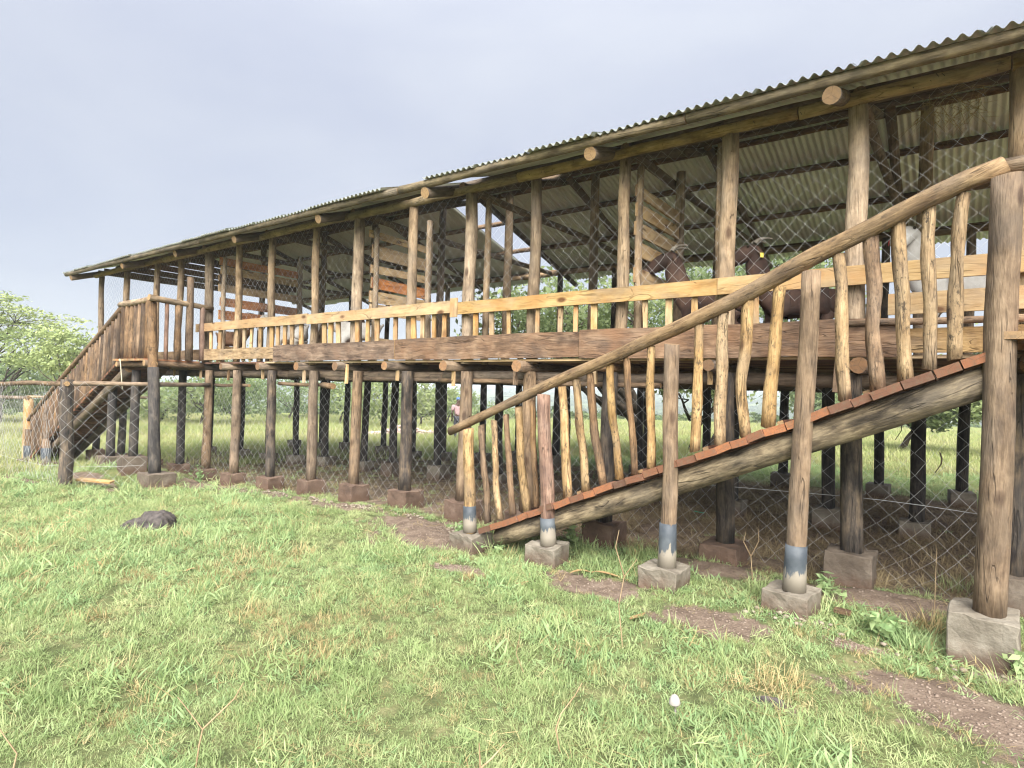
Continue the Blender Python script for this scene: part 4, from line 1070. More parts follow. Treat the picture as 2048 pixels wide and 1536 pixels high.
def tree(name, label, cat, base, ctr, radii, nclus, per, leaf, mat, trunk_r, seed, limbs=7, clus=0.16, group=None, flat=0.0, elong=2.2, shell=0.5, lean=None, clflat=0.6, thing_kind=None):
    rg = np.random.default_rng(seed)
    root = thing(name, base, label, cat, group)
    base, ctr = Vector(base), Vector(ctr)
    R = np.array(radii)
    d = rg.normal(0, 1, (nclus, 3)); d /= np.linalg.norm(d, axis=1)[:, None]
    rr = shell + (1 - shell) * rg.uniform(0, 1, nclus) ** 0.6
    bump_ = 1 + 0.28 * np.sin(d[:, 0] * 5 + seed) * np.cos(d[:, 1] * 4 - seed) + 0.18 * np.sin(d[:, 2] * 9 + seed * 2)
    Cn = np.array(ctr)[None] + d * (rr * bump_)[:, None] * R
    V, Fc = [], []
    fork = base.lerp(ctr, 0.45) + Vector(rg.normal(0, 0.06, 3)) * R[0]
    if lean: fork += Vector(lean)
    tube_path(V, Fc, wander(base - Vector((0, 0, 0.15)), fork, 6, 0.02, rg), trunk_r * 1.25, trunk_r * 0.8, 8)
    tips = []
    for k in range(limbs):
        c = Vector(Cn[rg.integers(0, nclus)])
        e = fork.lerp(c, 0.82)
        p = wander(fork, e, 6, 0.035, rg)
        tube_path(V, Fc, p, trunk_r * 0.6, trunk_r * 0.16, 6)
        tips += p[2:]
    T = np.array([tuple(t) for t in tips])
    for k in range(nclus):
        c = Cn[k]; j = np.argmin(np.sum((T - c) ** 2, 1))
        tube_path(V, Fc, wander(T[j], c, 3, 0.05, rg), trunk_r * 0.15, trunk_r * 0.04, 4)
    mesh_obj("trunk", V, Fc, W_TRUNK, root, None, True)
    cr = clus * float(np.mean(R))
    sz = rg.uniform(0.6, 1.4, nclus)
    P = np.repeat(Cn, per, 0) + rg.normal(0, 1, (nclus * per, 3)) * (np.repeat(sz, per) * cr)[:, None] * np.array([1, 1, clflat])
    LV, LF = leaves_mesh(P, leaf, elong, flat, rg)
    me = np_mesh("crown", LV, LF, mat)
    put(bpy.data.objects.new("crown", me), root)
    return root

def dirpt(px, py, d):            # the point that far ahead along the view through a place in the picture
    return ray(px, py) * d
def gpt(v): return Vector((v.x, v.y, g1(v.x, v.y)))

c = dirpt(-30, 640, 26); b = gpt(dirpt(-60, 760, 27))
tree("acacia_tree", "feathery yellow-green acacia with flat layered crown at the picture's edge", "tree", b, c, (3.6, 3.6, 1.15), 110, 60, 0.065, L_ACACIA, 0.12, 3, limbs=16, clus=0.105, flat=0.6, elong=2.8, clflat=0.2, shell=0.35)
c = dirpt(20, 700, 25)
tree("acacia_tree", "lower drooping acacia boughs below the layered acacia crown", "tree", gpt(dirpt(-40, 780, 25)), c, (2.6, 2.6, 0.8), 40, 80, 0.07, L_ACACIA, 0.10, 4, limbs=10, clus=0.13, flat=0.4, elong=2.4, clflat=0.4)
c = dirpt(150, 706, 24)
tree("shrub_tree", "light green loose shrub tree rising behind the far staircase", "tree", gpt(dirpt(130, 800, 24)), c, (1.35, 1.35, 1.15), 50, 95, 0.07, L_ACACIA, 0.07, 5, limbs=9, clus=0.2)
for px, py, dd, rx, rz_, sd, lab in ((15, 742, 40, 2.6, 1.0, 11, "dark rounded bush under the layered acacia"), (100, 770, 44, 2.6, 0.9, 12, "low spreading bush seen behind the far fence rail"),
                                (180, 800, 42, 2.2, 0.8, 13, "green bush showing through the far stair balusters"), (-60, 780, 40, 3.0, 1.3, 14, "wide bush cut off by the picture's edge"),
                                (250, 790, 46, 3.0, 1.5, 15, "tall bush behind the foot of the far landing posts"), (415, 770, 40, 3.6, 1.7, 16, "broad bushy tree with short dark trunk seen under the shed"),
                                (480, 785, 44, 3.0, 1.3, 17, "rounded bush right of the broad bushy tree"), (590, 780, 52, 3.6, 1.9, 18, "pale green bush in the gap left of the slanting thorn tree"),
                                (690, 785, 46, 2.6, 1.7, 19, "slanting thorn tree with sparse grey-green crown"), (775, 785, 40, 2.6, 1.5, 20, "thorn tree with thin dark stem beside a stilt"),
                                (855, 800, 42, 2.0, 1.2, 21, "bush left of the heap of pinkish gravel"), (905, 806, 50, 2.4, 1.0, 22, "bright green bush behind the person in the cap"),
                                (330, 800, 42, 2.6, 1.2, 23, "bush between the landing post and the broad bushy tree"), (985, 825, 60, 2.6, 0.7, 24, "small bush at the field's far edge")):
    c = dirpt(px, py, dd)
    tree("bush_tree", lab, "bush", gpt(dirpt(px - 14, 840, dd)), c, (rx, rx, rz_), 44, 72, 0.12, L_BUSH, 0.08, sd, limbs=8, clus=0.19, group="bushes along the far side of the pasture")
# the tree close behind the shed and its neighbours
c = dirpt(1150, 640, 16); b = gpt(dirpt(1290, 880, 15.5))
tree("leafy_tree", "leafy tree with dark leaning trunk close behind the middle of the shed", "tree", b, c, (2.4, 2.4, 1.05), 85, 105, 0.07, L_TREE, 0.17, 31, limbs=12, clus=0.19, lean=(0.5, 0, -0.6))
c = dirpt(1490, 580, 17)
tree("leafy_tree", "leafy tree seen between the brown horned goats behind the shed", "tree", gpt(dirpt(1420, 880, 17)), c, (2.5, 2.5, 1.15), 85, 105, 0.07, L_TREE, 0.15, 32, limbs=12, clus=0.18)
c = dirpt(1400, 755, 15)
tree("leafy_tree", "hanging leafy boughs just under the shed floor by the ramp", "tree", gpt(dirpt(1372, 872, 18)), c, (1.7, 1.7, 0.5), 34, 90, 0.07, L_TREE, 0.06, 33, limbs=8, clus=0.14)
c = dirpt(1880, 800, 19)
tree("leafy_tree", "drooping olive-green tree seen under the head of the ramp", "tree", gpt(dirpt(1800, 880, 20)), c, (1.5, 1.5, 0.8), 60, 150, 0.075, L_TREE, 0.09, 34, limbs=9, clus=0.2)
c = dirpt(2010, 760, 17)
tree("leafy_tree", "leafy tree behind the tallest newel post of the ramp", "tree", gpt(dirpt(2030, 880, 17)), c, (1.0, 1.0, 1.3), 40, 130, 0.075, L_TREE, 0.09, 35, limbs=8, clus=0.25)
c = dirpt(1650, 800, 40)
tree("leafy_tree", "distant rounded tree on the slope seen below the ramp", "tree", gpt(dirpt(1650, 840, 40)), c, (2.0, 2.0, 0.9), 40, 120, 0.12, L_TREE, 0.1, 36, limbs=7, clus=0.25)

# bushland on the far slopes: one mass
FARP = bpy.data.collections.new("far_bush_prototypes")
for k in range(4):
    rg = np.random.default_rng(200 + k)
    d = rg.normal(0, 1, (260, 3)); d /= np.linalg.norm(d, axis=1)[:, None]; d[:, 2] = np.abs(d[:, 2])
    P = d * (0.55 + 0.45 * rg.uniform(0, 1, 260))[:, None] * np.array([1, 1, 0.75]) * (1 + 0.25 * np.sin(d[:, :1] * 6 + k))
    LV, LF = leaves_mesh(P, 0.26, 1.5, 0.0, rg)
    FARP.objects.link(bpy.data.objects.new(f"b{k}_far_bush", np_mesh(f"b{k}_far_bush", LV, LF, L_FAR)))
Pl = []
for r0, r1, n, s0, s1 in ((62, 120, 330, 0.9, 2.0), (120, 320, 1500, 1.2, 2.8), (320, 800, 3200, 2.0, 4.5), (800, 1500, 3200, 3.5, 7.5)):
    X, Y = polar(n, r0, r1, math.radians(56))
    k = hash2(X / (r1 * 0.12), Y / (r1 * 0.12), 1.0) > 0.33
    X, Y = X[k], Y[k]; s = RNG.uniform(s0, s1, len(X))
    Pl.append((np.stack([X, Y, gz(X, Y) - 0.1], 1), s))
P = np.concatenate([p for p, s in Pl]); S = np.concatenate([s for p, s in Pl]); m = len(P)
scatter("bushland", P, RNG.integers(0, 4, m), np.stack([np.zeros(m), np.zeros(m), RNG.uniform(0, 6.28, m)], 1), np.stack([S, S, S * RNG.uniform(0.6, 1.0, m)], 1), FARP,
        "hazy green bushland covering the distant slopes", "bushland")

# ------------------------------------------------------------------ animals and the person
def skinned(name, verts, edges, radii, mats, parent, world, sub=2, root=0):
    me = bpy.data.meshes.new("tmp"); me.from_pydata([tuple(v) for v in verts], edges, [])
    o = bpy.data.objects.new("tmp", me); COL.objects.link(o)
    sk = o.modifiers.new("skin", 'SKIN'); sk.use_smooth_shade = True; sk.branch_smoothing = 0.4
    if not me.skin_vertices: 
        bpy.context.view_layer.objects.active = o
    layer = me.skin_vertices[0].data if me.skin_vertices else None
    if layer is None:
        raise RuntimeError("no skin layer")
    for i, r in enumerate(radii):
        layer[i].radius = r if isinstance(r, tuple) else (r, r)
        layer[i].use_root = (i == root)
    sb = o.modifiers.new("sub", 'SUBSURF'); sb.levels = sub; sb.render_levels = sub
    dg = bpy.context.evaluated_depsgraph_get(); dg.update()
    m2 = bpy.data.meshes.new_from_object(o.evaluated_get(dg))
    bpy.data.objects.remove(o); m2.name = name
    m2.materials.clear()
    for m in (mats if isinstance(mats, (list, tuple)) else [mats]): m2.materials.append(m)
    m2.polygons.foreach_set('use_smooth', [True] * len(m2.polygons))
    return put(bpy.data.objects.new(name, m2), parent, world)

def hide_mat(name, c1, c2, c3):
    s = NT(name)
    v, rnd, raw = s.objvec()
    a = s.noise(v, 5, 4); h = s.noise(s.mapping(v, (60, 60, 22)), 1.0, 4, 0.6)
    col = s.ramp(a, [(0.35, c1), (0.52, c2), (0.7, c3)])
    col = s.mixc(s.range(h, 0.45, 0.7, 0, 0.4), col, c1)
    s.bump(h, 0.5, 0.006)
    return s.fin(col, 0.75, 0, 0.3)
G_BROWN = hide_mat("brown_goat_hair", (0.022, 0.012, 0.009), (0.050, 0.026, 0.018), (0.095, 0.054, 0.036))
G_TAN = hide_mat("tan_goat_hair", (0.085, 0.042, 0.022), (0.16, 0.085, 0.045), (0.24, 0.145, 0.08))
G_WHITE = hide_mat("white_goat_hair", (0.36, 0.34, 0.31), (0.47, 0.455, 0.43), (0.55, 0.54, 0.515))
G_HORN = simple("horn", (0.10, 0.085, 0.07), 0.5, 0, 30, (0.24, 0.21, 0.17))
G_EYE = simple("goat_eye", (0.012, 0.009, 0.006), 0.2, 0, spec=0.6)
G_MUZ = simple("pale_muzzle", (0.15, 0.115, 0.10), 0.8, 0, 8, (0.09, 0.06, 0.05))
G_HOOF = simple("hoof", (0.05, 0.04, 0.035), 0.6)
G_PINK = simple("red_mark", (0.75, 0.07, 0.06), 0.7)
G_TAG = simple("yellow_ear_tag", (0.72, 0.58, 0.06), 0.5)

def goat(label, pos, heading, s, mat, head_yaw=0.0, neck=0.0, horns=True, tagc=None, mark=False, ear_drop=0.7, lowered=0.0):
    root = thing("goat", pos, label, "goat", "goats kept in the shed")
    W = Matrix.Translation(Vector(pos)) @ Matrix.Rotation(heading, 4, 'Z') @ Matrix.Scale(s, 4)
    nb = Vector((0.23, 0, 0.61))
    HR = Matrix.Translation(nb) @ Matrix.Rotation(head_yaw, 4, 'Z') @ Matrix.Rotation(lowered, 4, 'Y') @ Matrix.Translation(-nb)
    def H(x, y, z): return HR @ Vector((x, y, z))
    HC = H(0.345, 0, 0.985)
    HY = Matrix.Translation(HC) @ Matrix.Rotation(neck, 4, 'Z') @ Matrix.Translation(-HC)
    def K(x, y, z): return HY @ H(x, y, z)
    v = [(-0.10, 0, 0.545), (-0.34, 0, 0.56), (0.10, 0, 0.535), nb, H(0.305, 0, 0.79), HC, K(0.435, 0, 0.965), K(0.530, 0, 0.900), K(0.585, 0, 0.862),
         (-0.43, 0, 0.63), (-0.47, 0, 0.68)]
    e = [(1, 0), (0, 2), (2, 3), (3, 4), (4, 5), (5, 6), (6, 7), (7, 8), (1, 9), (9, 10)]
    r = [(0.155, 0.17), (0.115, 0.13), (0.145, 0.165), (0.095, 0.13), (0.084, 0.110), (0.094, 0.104), (0.088, 0.092), (0.066, 0.064), (0.052, 0.048), (0.024, 0.03), (0.014, 0.018)]
    for sy in (-1, 1):
        b = len(v)
        v += [(0.165, 0.085 * sy, 0.43), (0.175, 0.088 * sy, 0.25), (0.165, 0.088 * sy, 0.08), (0.185, 0.088 * sy, 0.012)]
        r += [0.055, 0.030, 0.022, 0.027]; e += [(2, b), (b, b + 1), (b + 1, b + 2), (b + 2, b + 3)]
        b = len(v)
        v += [(-0.30, 0.088 * sy, 0.45), (-0.235, 0.098 * sy, 0.35), (-0.355, 0.090 * sy, 0.235), (-0.325, 0.090 * sy, 0.075), (-0.305, 0.090 * sy, 0.012)]
        r += [0.075, 0.052, 0.028, 0.022, 0.027]; e += [(1, b), (b, b + 1), (b + 1, b + 2), (b + 2, b + 3), (b + 3, b + 4)]
    skinned("body", v, e, r, mat, root, W)
    def rel(M): return W @ HY @ HR @ Matrix.Translation((-0.055, 0, 0.065)) @ M
    # ears: long cupped leaf shapes hanging beside the head
    for sy in (-1, 1):
        V, Fc = [], []
        for i in range(7):
            t = i / 6
            w = 0.034 * math.sin(math.pi * min(0.97, t * 0.86 + 0.10)) ** 0.8
            cx = 0.400 - 0.035 * t; cy = sy * (0.055 + 0.085 * t * (1 - ear_drop * 0.55)); cz = 0.955 - ear_drop * 0.150 * t * (0.5 + t * 0.5)
            V += [(cx - w, cy, cz), (cx, cy + sy * 0.012 * (1 - t), cz + 0.006), (cx + w, cy, cz), (cx, cy - sy * 0.006, cz - 0.008)]
        for i in range(6):
            for j in range(4): Fc.append((i * 4 + j, i * 4 + (j + 1) % 4, i * 4 + 4 + (j + 1) % 4, i * 4 + 4 + j))
        Fc += [(3, 2, 1, 0), (24, 25, 26, 27)]
        mesh_obj("ear", V, Fc, mat, root, rel(Matrix.Identity(4)), True)
        if horns:
            pts = []
            for i in range(9):
                t = i / 8; a = 0.5 + t * 1.9
                pts.append(rel(Matrix.Identity(4)) @ Vector((0.425 - 0.095 * (1 - math.cos(a * 0.75)) * 1.25 - 0.012, sy * (0.030 + 0.050 * t * t), 0.990 + 0.055 * math.sin(min(2.3, t * 2.1)) * (1 - 0.3 * t))))
            V, Fc = [], []; tube_path(V, Fc, pts, 0.023 * s, 0.006 * s, 8)
            mesh_obj("horn", V, Fc, G_HORN, root, None, True)
        ep = rel(Matrix.Identity(4)) @ Vector((0.485, sy * 0.074, 0.950))
        bm = bmesh.new(); bmesh.ops.create_uvsphere(bm, u_segments=8, v_segments=6, radius=0.0125 * s)
        me = bpy.data.meshes.new("eye"); bm.to_mesh(me); bm.free(); me.materials.append(G_EYE)
        put(bpy.data.objects.new("eye", me), root, Matrix.Translation(ep))
    if horns:
        bm = bmesh.new(); bmesh.ops.create_uvsphere(bm, u_segments=12, v_segments=8, radius=0.046 * s)
        for q in bm.verts: q.co.z *= 0.85
        me = bpy.data.meshes.new("muzzle"); bm.to_mesh(me); bm.free(); me.materials.append(G_MUZ)
        me.polygons.foreach_set('use_smooth', [True] * len(me.polygons))
        put(bpy.data.objects.new("muzzle", me), root, Matrix.Translation(W @ K(0.590, 0, 0.860)))
    if tagc:
        M = rel(Matrix.Identity(4))
        V = [M @ Vector(p) for p in ((0.365, 0.118, 0.885), (0.395, 0.122, 0.885), (0.395, 0.124, 0.845), (0.365, 0.120, 0.845))]
        V += [p + Vector((0.004, -0.004, 0)) for p in V]
        mesh_obj("ear_tag", V, [(0, 1, 2, 3), (7, 6, 5, 4), (0, 4, 5, 1), (1, 5, 6, 2), (2, 6, 7, 3), (3, 7, 4, 0)], tagc, root)
    if mark:
        M = rel(Matrix.Identity(4))
        V = [M @ Vector(p) for p in ((0.380, -0.127, 0.905), (0.398, -0.126, 0.905), (0.392, -0.134, 0.865), (0.374, -0.135, 0.865))]
        V += [p + Vector((0.003, 0.003, 0)) for p in V]
        mesh_obj("ear_mark", V, [(0, 1, 2, 3), (7, 6, 5, 4), (0, 4, 5, 1), (1, 5, 6, 2), (2, 6, 7, 3), (3, 7, 4, 0)], G_PINK, root)
    return root
D_ = DECK + 0.003
goat("brown horned goat peering out beside the tan pen planks", (-2.10, 6.12, D_), math.radians(180), 1.10, G_BROWN, head_yaw=0.0, neck=0.35)
goat("dark brown goat with yellow ear tag and pale horns at the rail", (-1.36, 6.42, D_), math.radians(212), 1.10, G_BROWN, head_yaw=0.0, neck=0.1, tagc=G_TAG)
goat("tall white goat with red marked drooping ear near the ramp head", (-0.03, 6.62, D_), math.radians(180), 1.18, G_WHITE, head_yaw=0.35, neck=1.0, horns=False, mark=True, ear_drop=1.0)
goat("white goat standing far along the shed beside orange planks", (-10.35, 6.75, D_), math.radians(185), 1.12, G_WHITE, head_yaw=0.3, horns=False, lowered=0.7)
goat("brown goat with its neck stretched at the far pens", (-9.45, 7.4, D_), math.radians(150), 1.05, G_BROWN, horns=False, lowered=0.5)
goat("white goat resting its head low behind the pickets", (-8.1, 6.5, D_), math.radians(215), 1.0, G_WHITE, head_yaw=0.3, horns=False, lowered=0.9, ear_drop=1.0)
goat("brown goat behind the pickets next to the low headed white goat", (-8.65, 6.9, D_), math.radians(330), 1.0, G_BROWN, horns=False, lowered=1.0)
goat("brown goat almost hidden behind the far landing rail", (-12.1, 6.6, D_), math.radians(20), 1.0, G_TAN, horns=True, lowered=0.3)

def person():
    p = atz(914, 905, -2.62)
    p.z = g1(p.x, p.y)
    d = Vector((p.x, p.y, 0)).normalized()
    root = thing("person", p, "person in a dusty pink shirt and blue cap standing beyond the stilts", "person")
    W = Matrix.Translation(p) @ Matrix.Rotation(math.atan2(d.y, d.x) + 0.3, 4, 'Z')
    skin = simple("dark_skin", (0.055, 0.030, 0.020), 0.6)
    shirt = simple("dusty_pink_shirt", (0.36, 0.24, 0.245), 0.9, 0, 9, (0.28, 0.18, 0.19))
    trous = simple("dark_trousers", (0.05, 0.05, 0.06), 0.9)
    cap = simple("blue_cap", (0.07, 0.12, 0.26), 0.8)
    v = [(0, 0, 0.95), (0, 0, 1.15), (0, 0, 1.36), (0, 0, 1.46), (0.015, 0, 1.56), (0.02, 0, 1.66)]
    e = [(0, 1), (1, 2), (2, 3), (3, 4), (4, 5)]
    r = [(0.12, 0.16), (0.11, 0.15), (0.10, 0.16), (0.055, 0.06), (0.085, 0.075), (0.07, 0.065)]
    for sy in (-1, 1):
        b = len(v); v += [(0, 0.09 * sy, 0.88), (0.02, 0.10 * sy, 0.48), (-0.01, 0.10 * sy, 0.07), (0.12, 0.11 * sy, 0.035)]
        r += [0.085, 0.058, 0.042, 0.038]; e += [(0, b), (b, b + 1), (b + 1, b + 2), (b + 2, b + 3)]
        b = len(v); v += [(0, 0.20 * sy, 1.38), (-0.01, 0.25 * sy, 1.12), (0.07, 0.23 * sy, 0.90), (0.10, 0.225 * sy, 0.82)]
        r += [0.06, 0.043, 0.034, 0.032]; e += [(2, b), (b, b + 1), (b + 1, b + 2), (b + 2, b + 3)]
        for k in range(4):
            f = len(v); v += [(0.115 + 0.01 * k, 0.225 * sy + (k - 1.5) * 0.018, 0.76), (0.12 + 0.01 * k, 0.22 * sy + (k - 1.5) * 0.018, 0.725)]
            r += [0.010, 0.008]; e += [(b + 3, f), (f, f + 1)]
        f = len(v); v += [(0.14, 0.20 * sy, 0.79)]; r += [0.010]; e += [(b + 3, f)]
    skinned("body", v, e, r, skin, root, W)
    v2 = [(0, 0, 0.93), (0, 0, 1.15), (0, 0, 1.37), (0, 0, 1.45)]; r2 = [(0.135, 0.18), (0.125, 0.165), (0.115, 0.175), (0.07, 0.08)]; e2 = [(0, 1), (1, 2), (2, 3)]
    for sy in (-1, 1):
        b = len(v2); v2 += [(0, 0.205 * sy, 1.385), (-0.01, 0.252 * sy, 1.16)]; r2 += [0.075, 0.062]; e2 += [(2, b), (b, b + 1)]
    skinned("shirt", v2, e2, r2, shirt, root, W)
    v3 = [(0, 0, 0.92)]; r3 = [(0.13, 0.17)]; e3 = []
    for sy in (-1, 1):
        b = len(v3); v3 += [(0, 0.09 * sy, 0.86), (0.02, 0.10 * sy, 0.48), (-0.01, 0.10 * sy, 0.12)]; r3 += [0.10, 0.075, 0.062]; e3 += [(0, b), (b, b + 1), (b + 1, b + 2)]
    skinned("trousers", v3, e3, r3, trous, root, W)
    bm = bmesh.new(); bmesh.ops.create_uvsphere(bm, u_segments=14, v_segments=8, radius=0.098)
    bmesh.ops.delete(bm, geom=[q for q in bm.verts if q.co.z < -0.012], context='VERTS')
    me = bpy.data.meshes.new("cap"); bm.to_mesh(me); bm.free(); me.materials.append(cap)
    put(bpy.data.objects.new("cap", me), root, W @ Matrix.Translation((0.02, 0, 1.64)))
    mesh_obj("nose", [(0.098, -0.014, 1.585), (0.098, 0.014, 1.585), (0.125, 0, 1.580), (0.100, 0, 1.625)], [(0, 1, 2), (0, 2, 3), (1, 3, 2), (0, 3, 1)], skin, root, W)
    for sy in (-1, 1):
        mesh_obj("ear", [(0.0, 0.082 * sy, 1.57), (0.025, 0.088 * sy, 1.57), (0.025, 0.092 * sy, 1.62), (0.0, 0.096 * sy, 1.62)], [(0, 1, 2, 3)], skin, root, W)
person()

# ------------------------------------------------------------------ small things on the ground
def stones(name, pts, smin, smax, mat, seed, parent=None, flat=0.65):
    rg = np.random.default_rng(seed)
    bm = bmesh.new(); bmesh.ops.create_icosphere(bm, subdivisions=1, radius=1.0)
    bv = np.array([tuple(q.co) for q in bm.verts]); bf = np.array([[q.index for q in f.verts] for f in bm.faces]); bm.free()
    V, Fa = [], []
    for i, p in enumerate(pts):
        s = rg.uniform(smin, smax) * np.array([1, rg.uniform(0.6, 1), rg.uniform(0.45, flat)])
        q = bv * (1 + rg.normal(0, 0.16, (len(bv), 1))) * s
        a = rg.uniform(0, 6.28); q = np.stack([q[:, 0] * math.cos(a) - q[:, 1] * math.sin(a), q[:, 0] * math.sin(a) + q[:, 1] * math.cos(a), q[:, 2]], 1)
        V.append(q + np.array(p)); Fa.append(bf + i * len(bv))
    me = np_mesh(name, np.concatenate(V), np.concatenate(Fa), mat)
    return put(bpy.data.objects.new(name, me), parent)
M_PINKST = simple("pinkish_gravel", (0.36, 0.26, 0.225), 0.9, 0, 4, (0.46, 0.37, 0.32))
M_MORTAR = simple("dropped_mortar", (0.25, 0.215, 0.17), 0.95, 0, 9, (0.15, 0.12, 0.09))
rg = np.random.default_rng(5)
pc = atz(800, 878, -2.42); pts = []
for k in range(1300):
    a, rr = rg.uniform(0, 6.28), math.sqrt(rg.uniform(0, 1))
    x, y = pc.x + 1.9 * rr * math.cos(a) * (1 + 0.4 * math.sin(3 * a)) + rg.normal(0, 0.1), pc.y + 1.4 * rr * math.sin(a) + rg.normal(0, 0.1)
    x, y = x + (y - pc.y) * 0.5, y + (x - pc.x) * 0.5
    pts.append((x, y, g1(x, y) + max(0.01, 0.42 * (1 - rr) + 0.05 * math.sin(7 * a)) * rg.uniform(0.5, 1.0)))
tag(stones("gravel_heap", pts, 0.04, 0.11, M_PINKST, 6), "heap of pinkish gravel on the grass beyond the shed", "gravel", kind="stuff")
pts = []
for (cx, cy, sx, sy, n) in ((-4.35, 5.15, 0.35, 0.16, 120), (-6.35, 5.28, 0.30, 0.12, 60), (-7.3, 5.3, 0.3, 0.12, 50), (-9.4, 5.3, 0.6, 0.12, 60), (-0.85, 4.42, 0.30, 0.08, 50), (0.10, 4.30, 0.30, 0.08, 40), (-8.3, 5.3, 0.3, 0.1, 40), (-5.4, 5.25, 0.25, 0.1, 40)):
    for k in range(n):
        x, y = cx + rg.normal(0, sx * 0.6), cy + rg.normal(0, sy * 0.6); pts.append((x, y, g1(x, y) + rg.uniform(0.0, 0.025)))
tag(stones("rubble", pts, 0.006, 0.026, M_MORTAR, 8), "crumbled mortar and clods scattered round the footings", "rubble", kind="stuff")

pts = []
while len(pts) < 2600:
    cx, cy, a, b = DIRT[rg.integers(0, 12)]
    x, y = cx + rg.uniform(-1.1, 1.1) * a, cy + rg.uniform(-1.1, 1.1) * b
    if float(dirt_mask(np.array(x), np.array(y))) > rg.uniform(0.2, 0.8): pts.append((x, y, g1(x, y) + 0.001))
M_CRUMB = simple("soil_crumb", (0.13, 0.095, 0.075), 0.95, 0, 20, (0.22, 0.175, 0.14))
tag(stones("soil_crumbs", pts, 0.003, 0.011, M_CRUMB, 18), "loose crumbs of soil on the bare patches", "soil", kind="stuff")

def boulder(name, label, cat, c, sx, sy, sz, mat, seed, parts=((0, 0, 0, 1.0),)):
    bm = bmesh.new()
    for (ox, oy, oz, k) in parts:
        r = bmesh.ops.create_icosphere(bm, subdivisions=4, radius=1.0)
        for v in r['verts']: v.co = Vector((v.co.x * sx * k + ox, v.co.y * sy * k + oy, v.co.z * sz * k + oz))
    for v in bm.verts:
        q = v.co * 6 + Vector((seed, 0, 0))
        v.co += mnoise.noise_vector(q) * 0.05 * sx * 3.6 + mnoise.noise_vector(q * 3) * 0.028 + mnoise.noise_vector(q * 9) * 0.008
    me = bpy.data.meshes.new(name); bm.to_mesh(me); bm.free(); me.materials.append(mat)
    me.polygons.foreach_set('use_smooth', [True] * len(me.polygons))
    return tag(put(bpy.data.objects.new(name, me), None, Matrix.Translation(c)), label, cat)
M_ROCK = simple("dark_rock", (0.030, 0.026, 0.025), 0.9, 0, 16, (0.085, 0.072, 0.066), 0.3, 1.0)
rk = atz(305, 1068, -1.70); rk.z = g1(rk.x, rk.y)
boulder("rock", "dark lumpy rock half sunk in the grass in front of the fence", "rock", rk, 0.24, 0.17, 0.17, M_ROCK, 3, ((0.04, 0.02, 0.03, 1.0), (-0.17, -0.11, -0.02, 0.78)))
for px, py, lab in ((1535, 1395, "dark hollow clod in the grass left of the bare soil"),):
    q = atz(px, py, -1.5); q.z = g1(q.x, q.y) - 0.01
    boulder("clod", lab, "clod", q, 0.07, 0.05, 0.02, M_ROCK, 9)

# white mushroom
ms = atz(1350, 1436, -1.51); ms.z = g1(ms.x, ms.y)
mr = thing("mushroom", ms, "small white bell mushroom standing in the foreground grass", "mushroom")
M_MUSH = simple("mushroom_flesh", (0.36, 0.335, 0.32), 0.6, 0, 30, (0.27, 0.24, 0.23))
log("stem", [ms, ms + Vector((0.004, 0, 0.085))], 0.0055, 0.004, [M_MUSH, M_MUSH], mr, sides=8, segs=4)
prof = [(0.0, 0.128), (0.010, 0.126), (0.020, 0.117), (0.027, 0.100), (0.031, 0.082), (0.030, 0.076), (0.022, 0.080), (0.006, 0.088)]
V, Fc = [], []
for i, (r_, z_) in enumerate(prof):
    for j in range(16):
        a = 2 * math.pi * j / 16; V.append((r_ * math.cos(a), r_ * math.sin(a), z_))
for i in range(len(prof) - 1):
    for j in range(16): Fc.append((i * 16 + j, i * 16 + (j + 1) % 16, (i + 1) * 16 + (j + 1) % 16, (i + 1) * 16 + j))
mesh_obj("cap", V, Fc, M_MUSH, mr, Matrix.Translation(ms) @ Matrix.Rotation(0.12, 4, 'X') @ Matrix.Scale(0.85, 4), True)

# planks and scraps on the ground
def scrap(name, label, cat, px, py, L, w, t, ang, mat, lift=0.03, z=-1.6):
    q = atz(px, py, z); q.z = g1(q.x, q.y); q = atz(px, py, q.z + lift)
    d = Vector((math.cos(ang), math.sin(ang), 0))
    return tag(board(name, q - d * L / 2, q + d * L / 2, Vector((-d.y, d.x, 0.2)), w, t, mat, None, segs=2), label, cat)
scrap("plank", "short fresh plank lying on the soil by the far fence post", "plank", 190, 961, 0.75, 0.10, 0.03, 0.35, W_RAIL, 0.05, -1.8)
scrap("timber_offcut", "small brown wood offcut on the soil below the ramp", "offcut", 1685, 1222, 0.10, 0.05, 0.02, -0.1, W_BARK, 0.02)
scrap("plastic_strip", "thin green plastic strip lying under the shed", "plastic strip", 1398, 1024, 0.16, 0.018, 0.006, -0.25, simple("green_plastic", (0.05, 0.33, 0.19), 0.4), 0.03)
scrap("brick", "dark red brick stack lying under the foot of the ramp", "brick", 1205, 1060, 0.42, 0.14, 0.12, 0.1, M_FORM, 0.06)
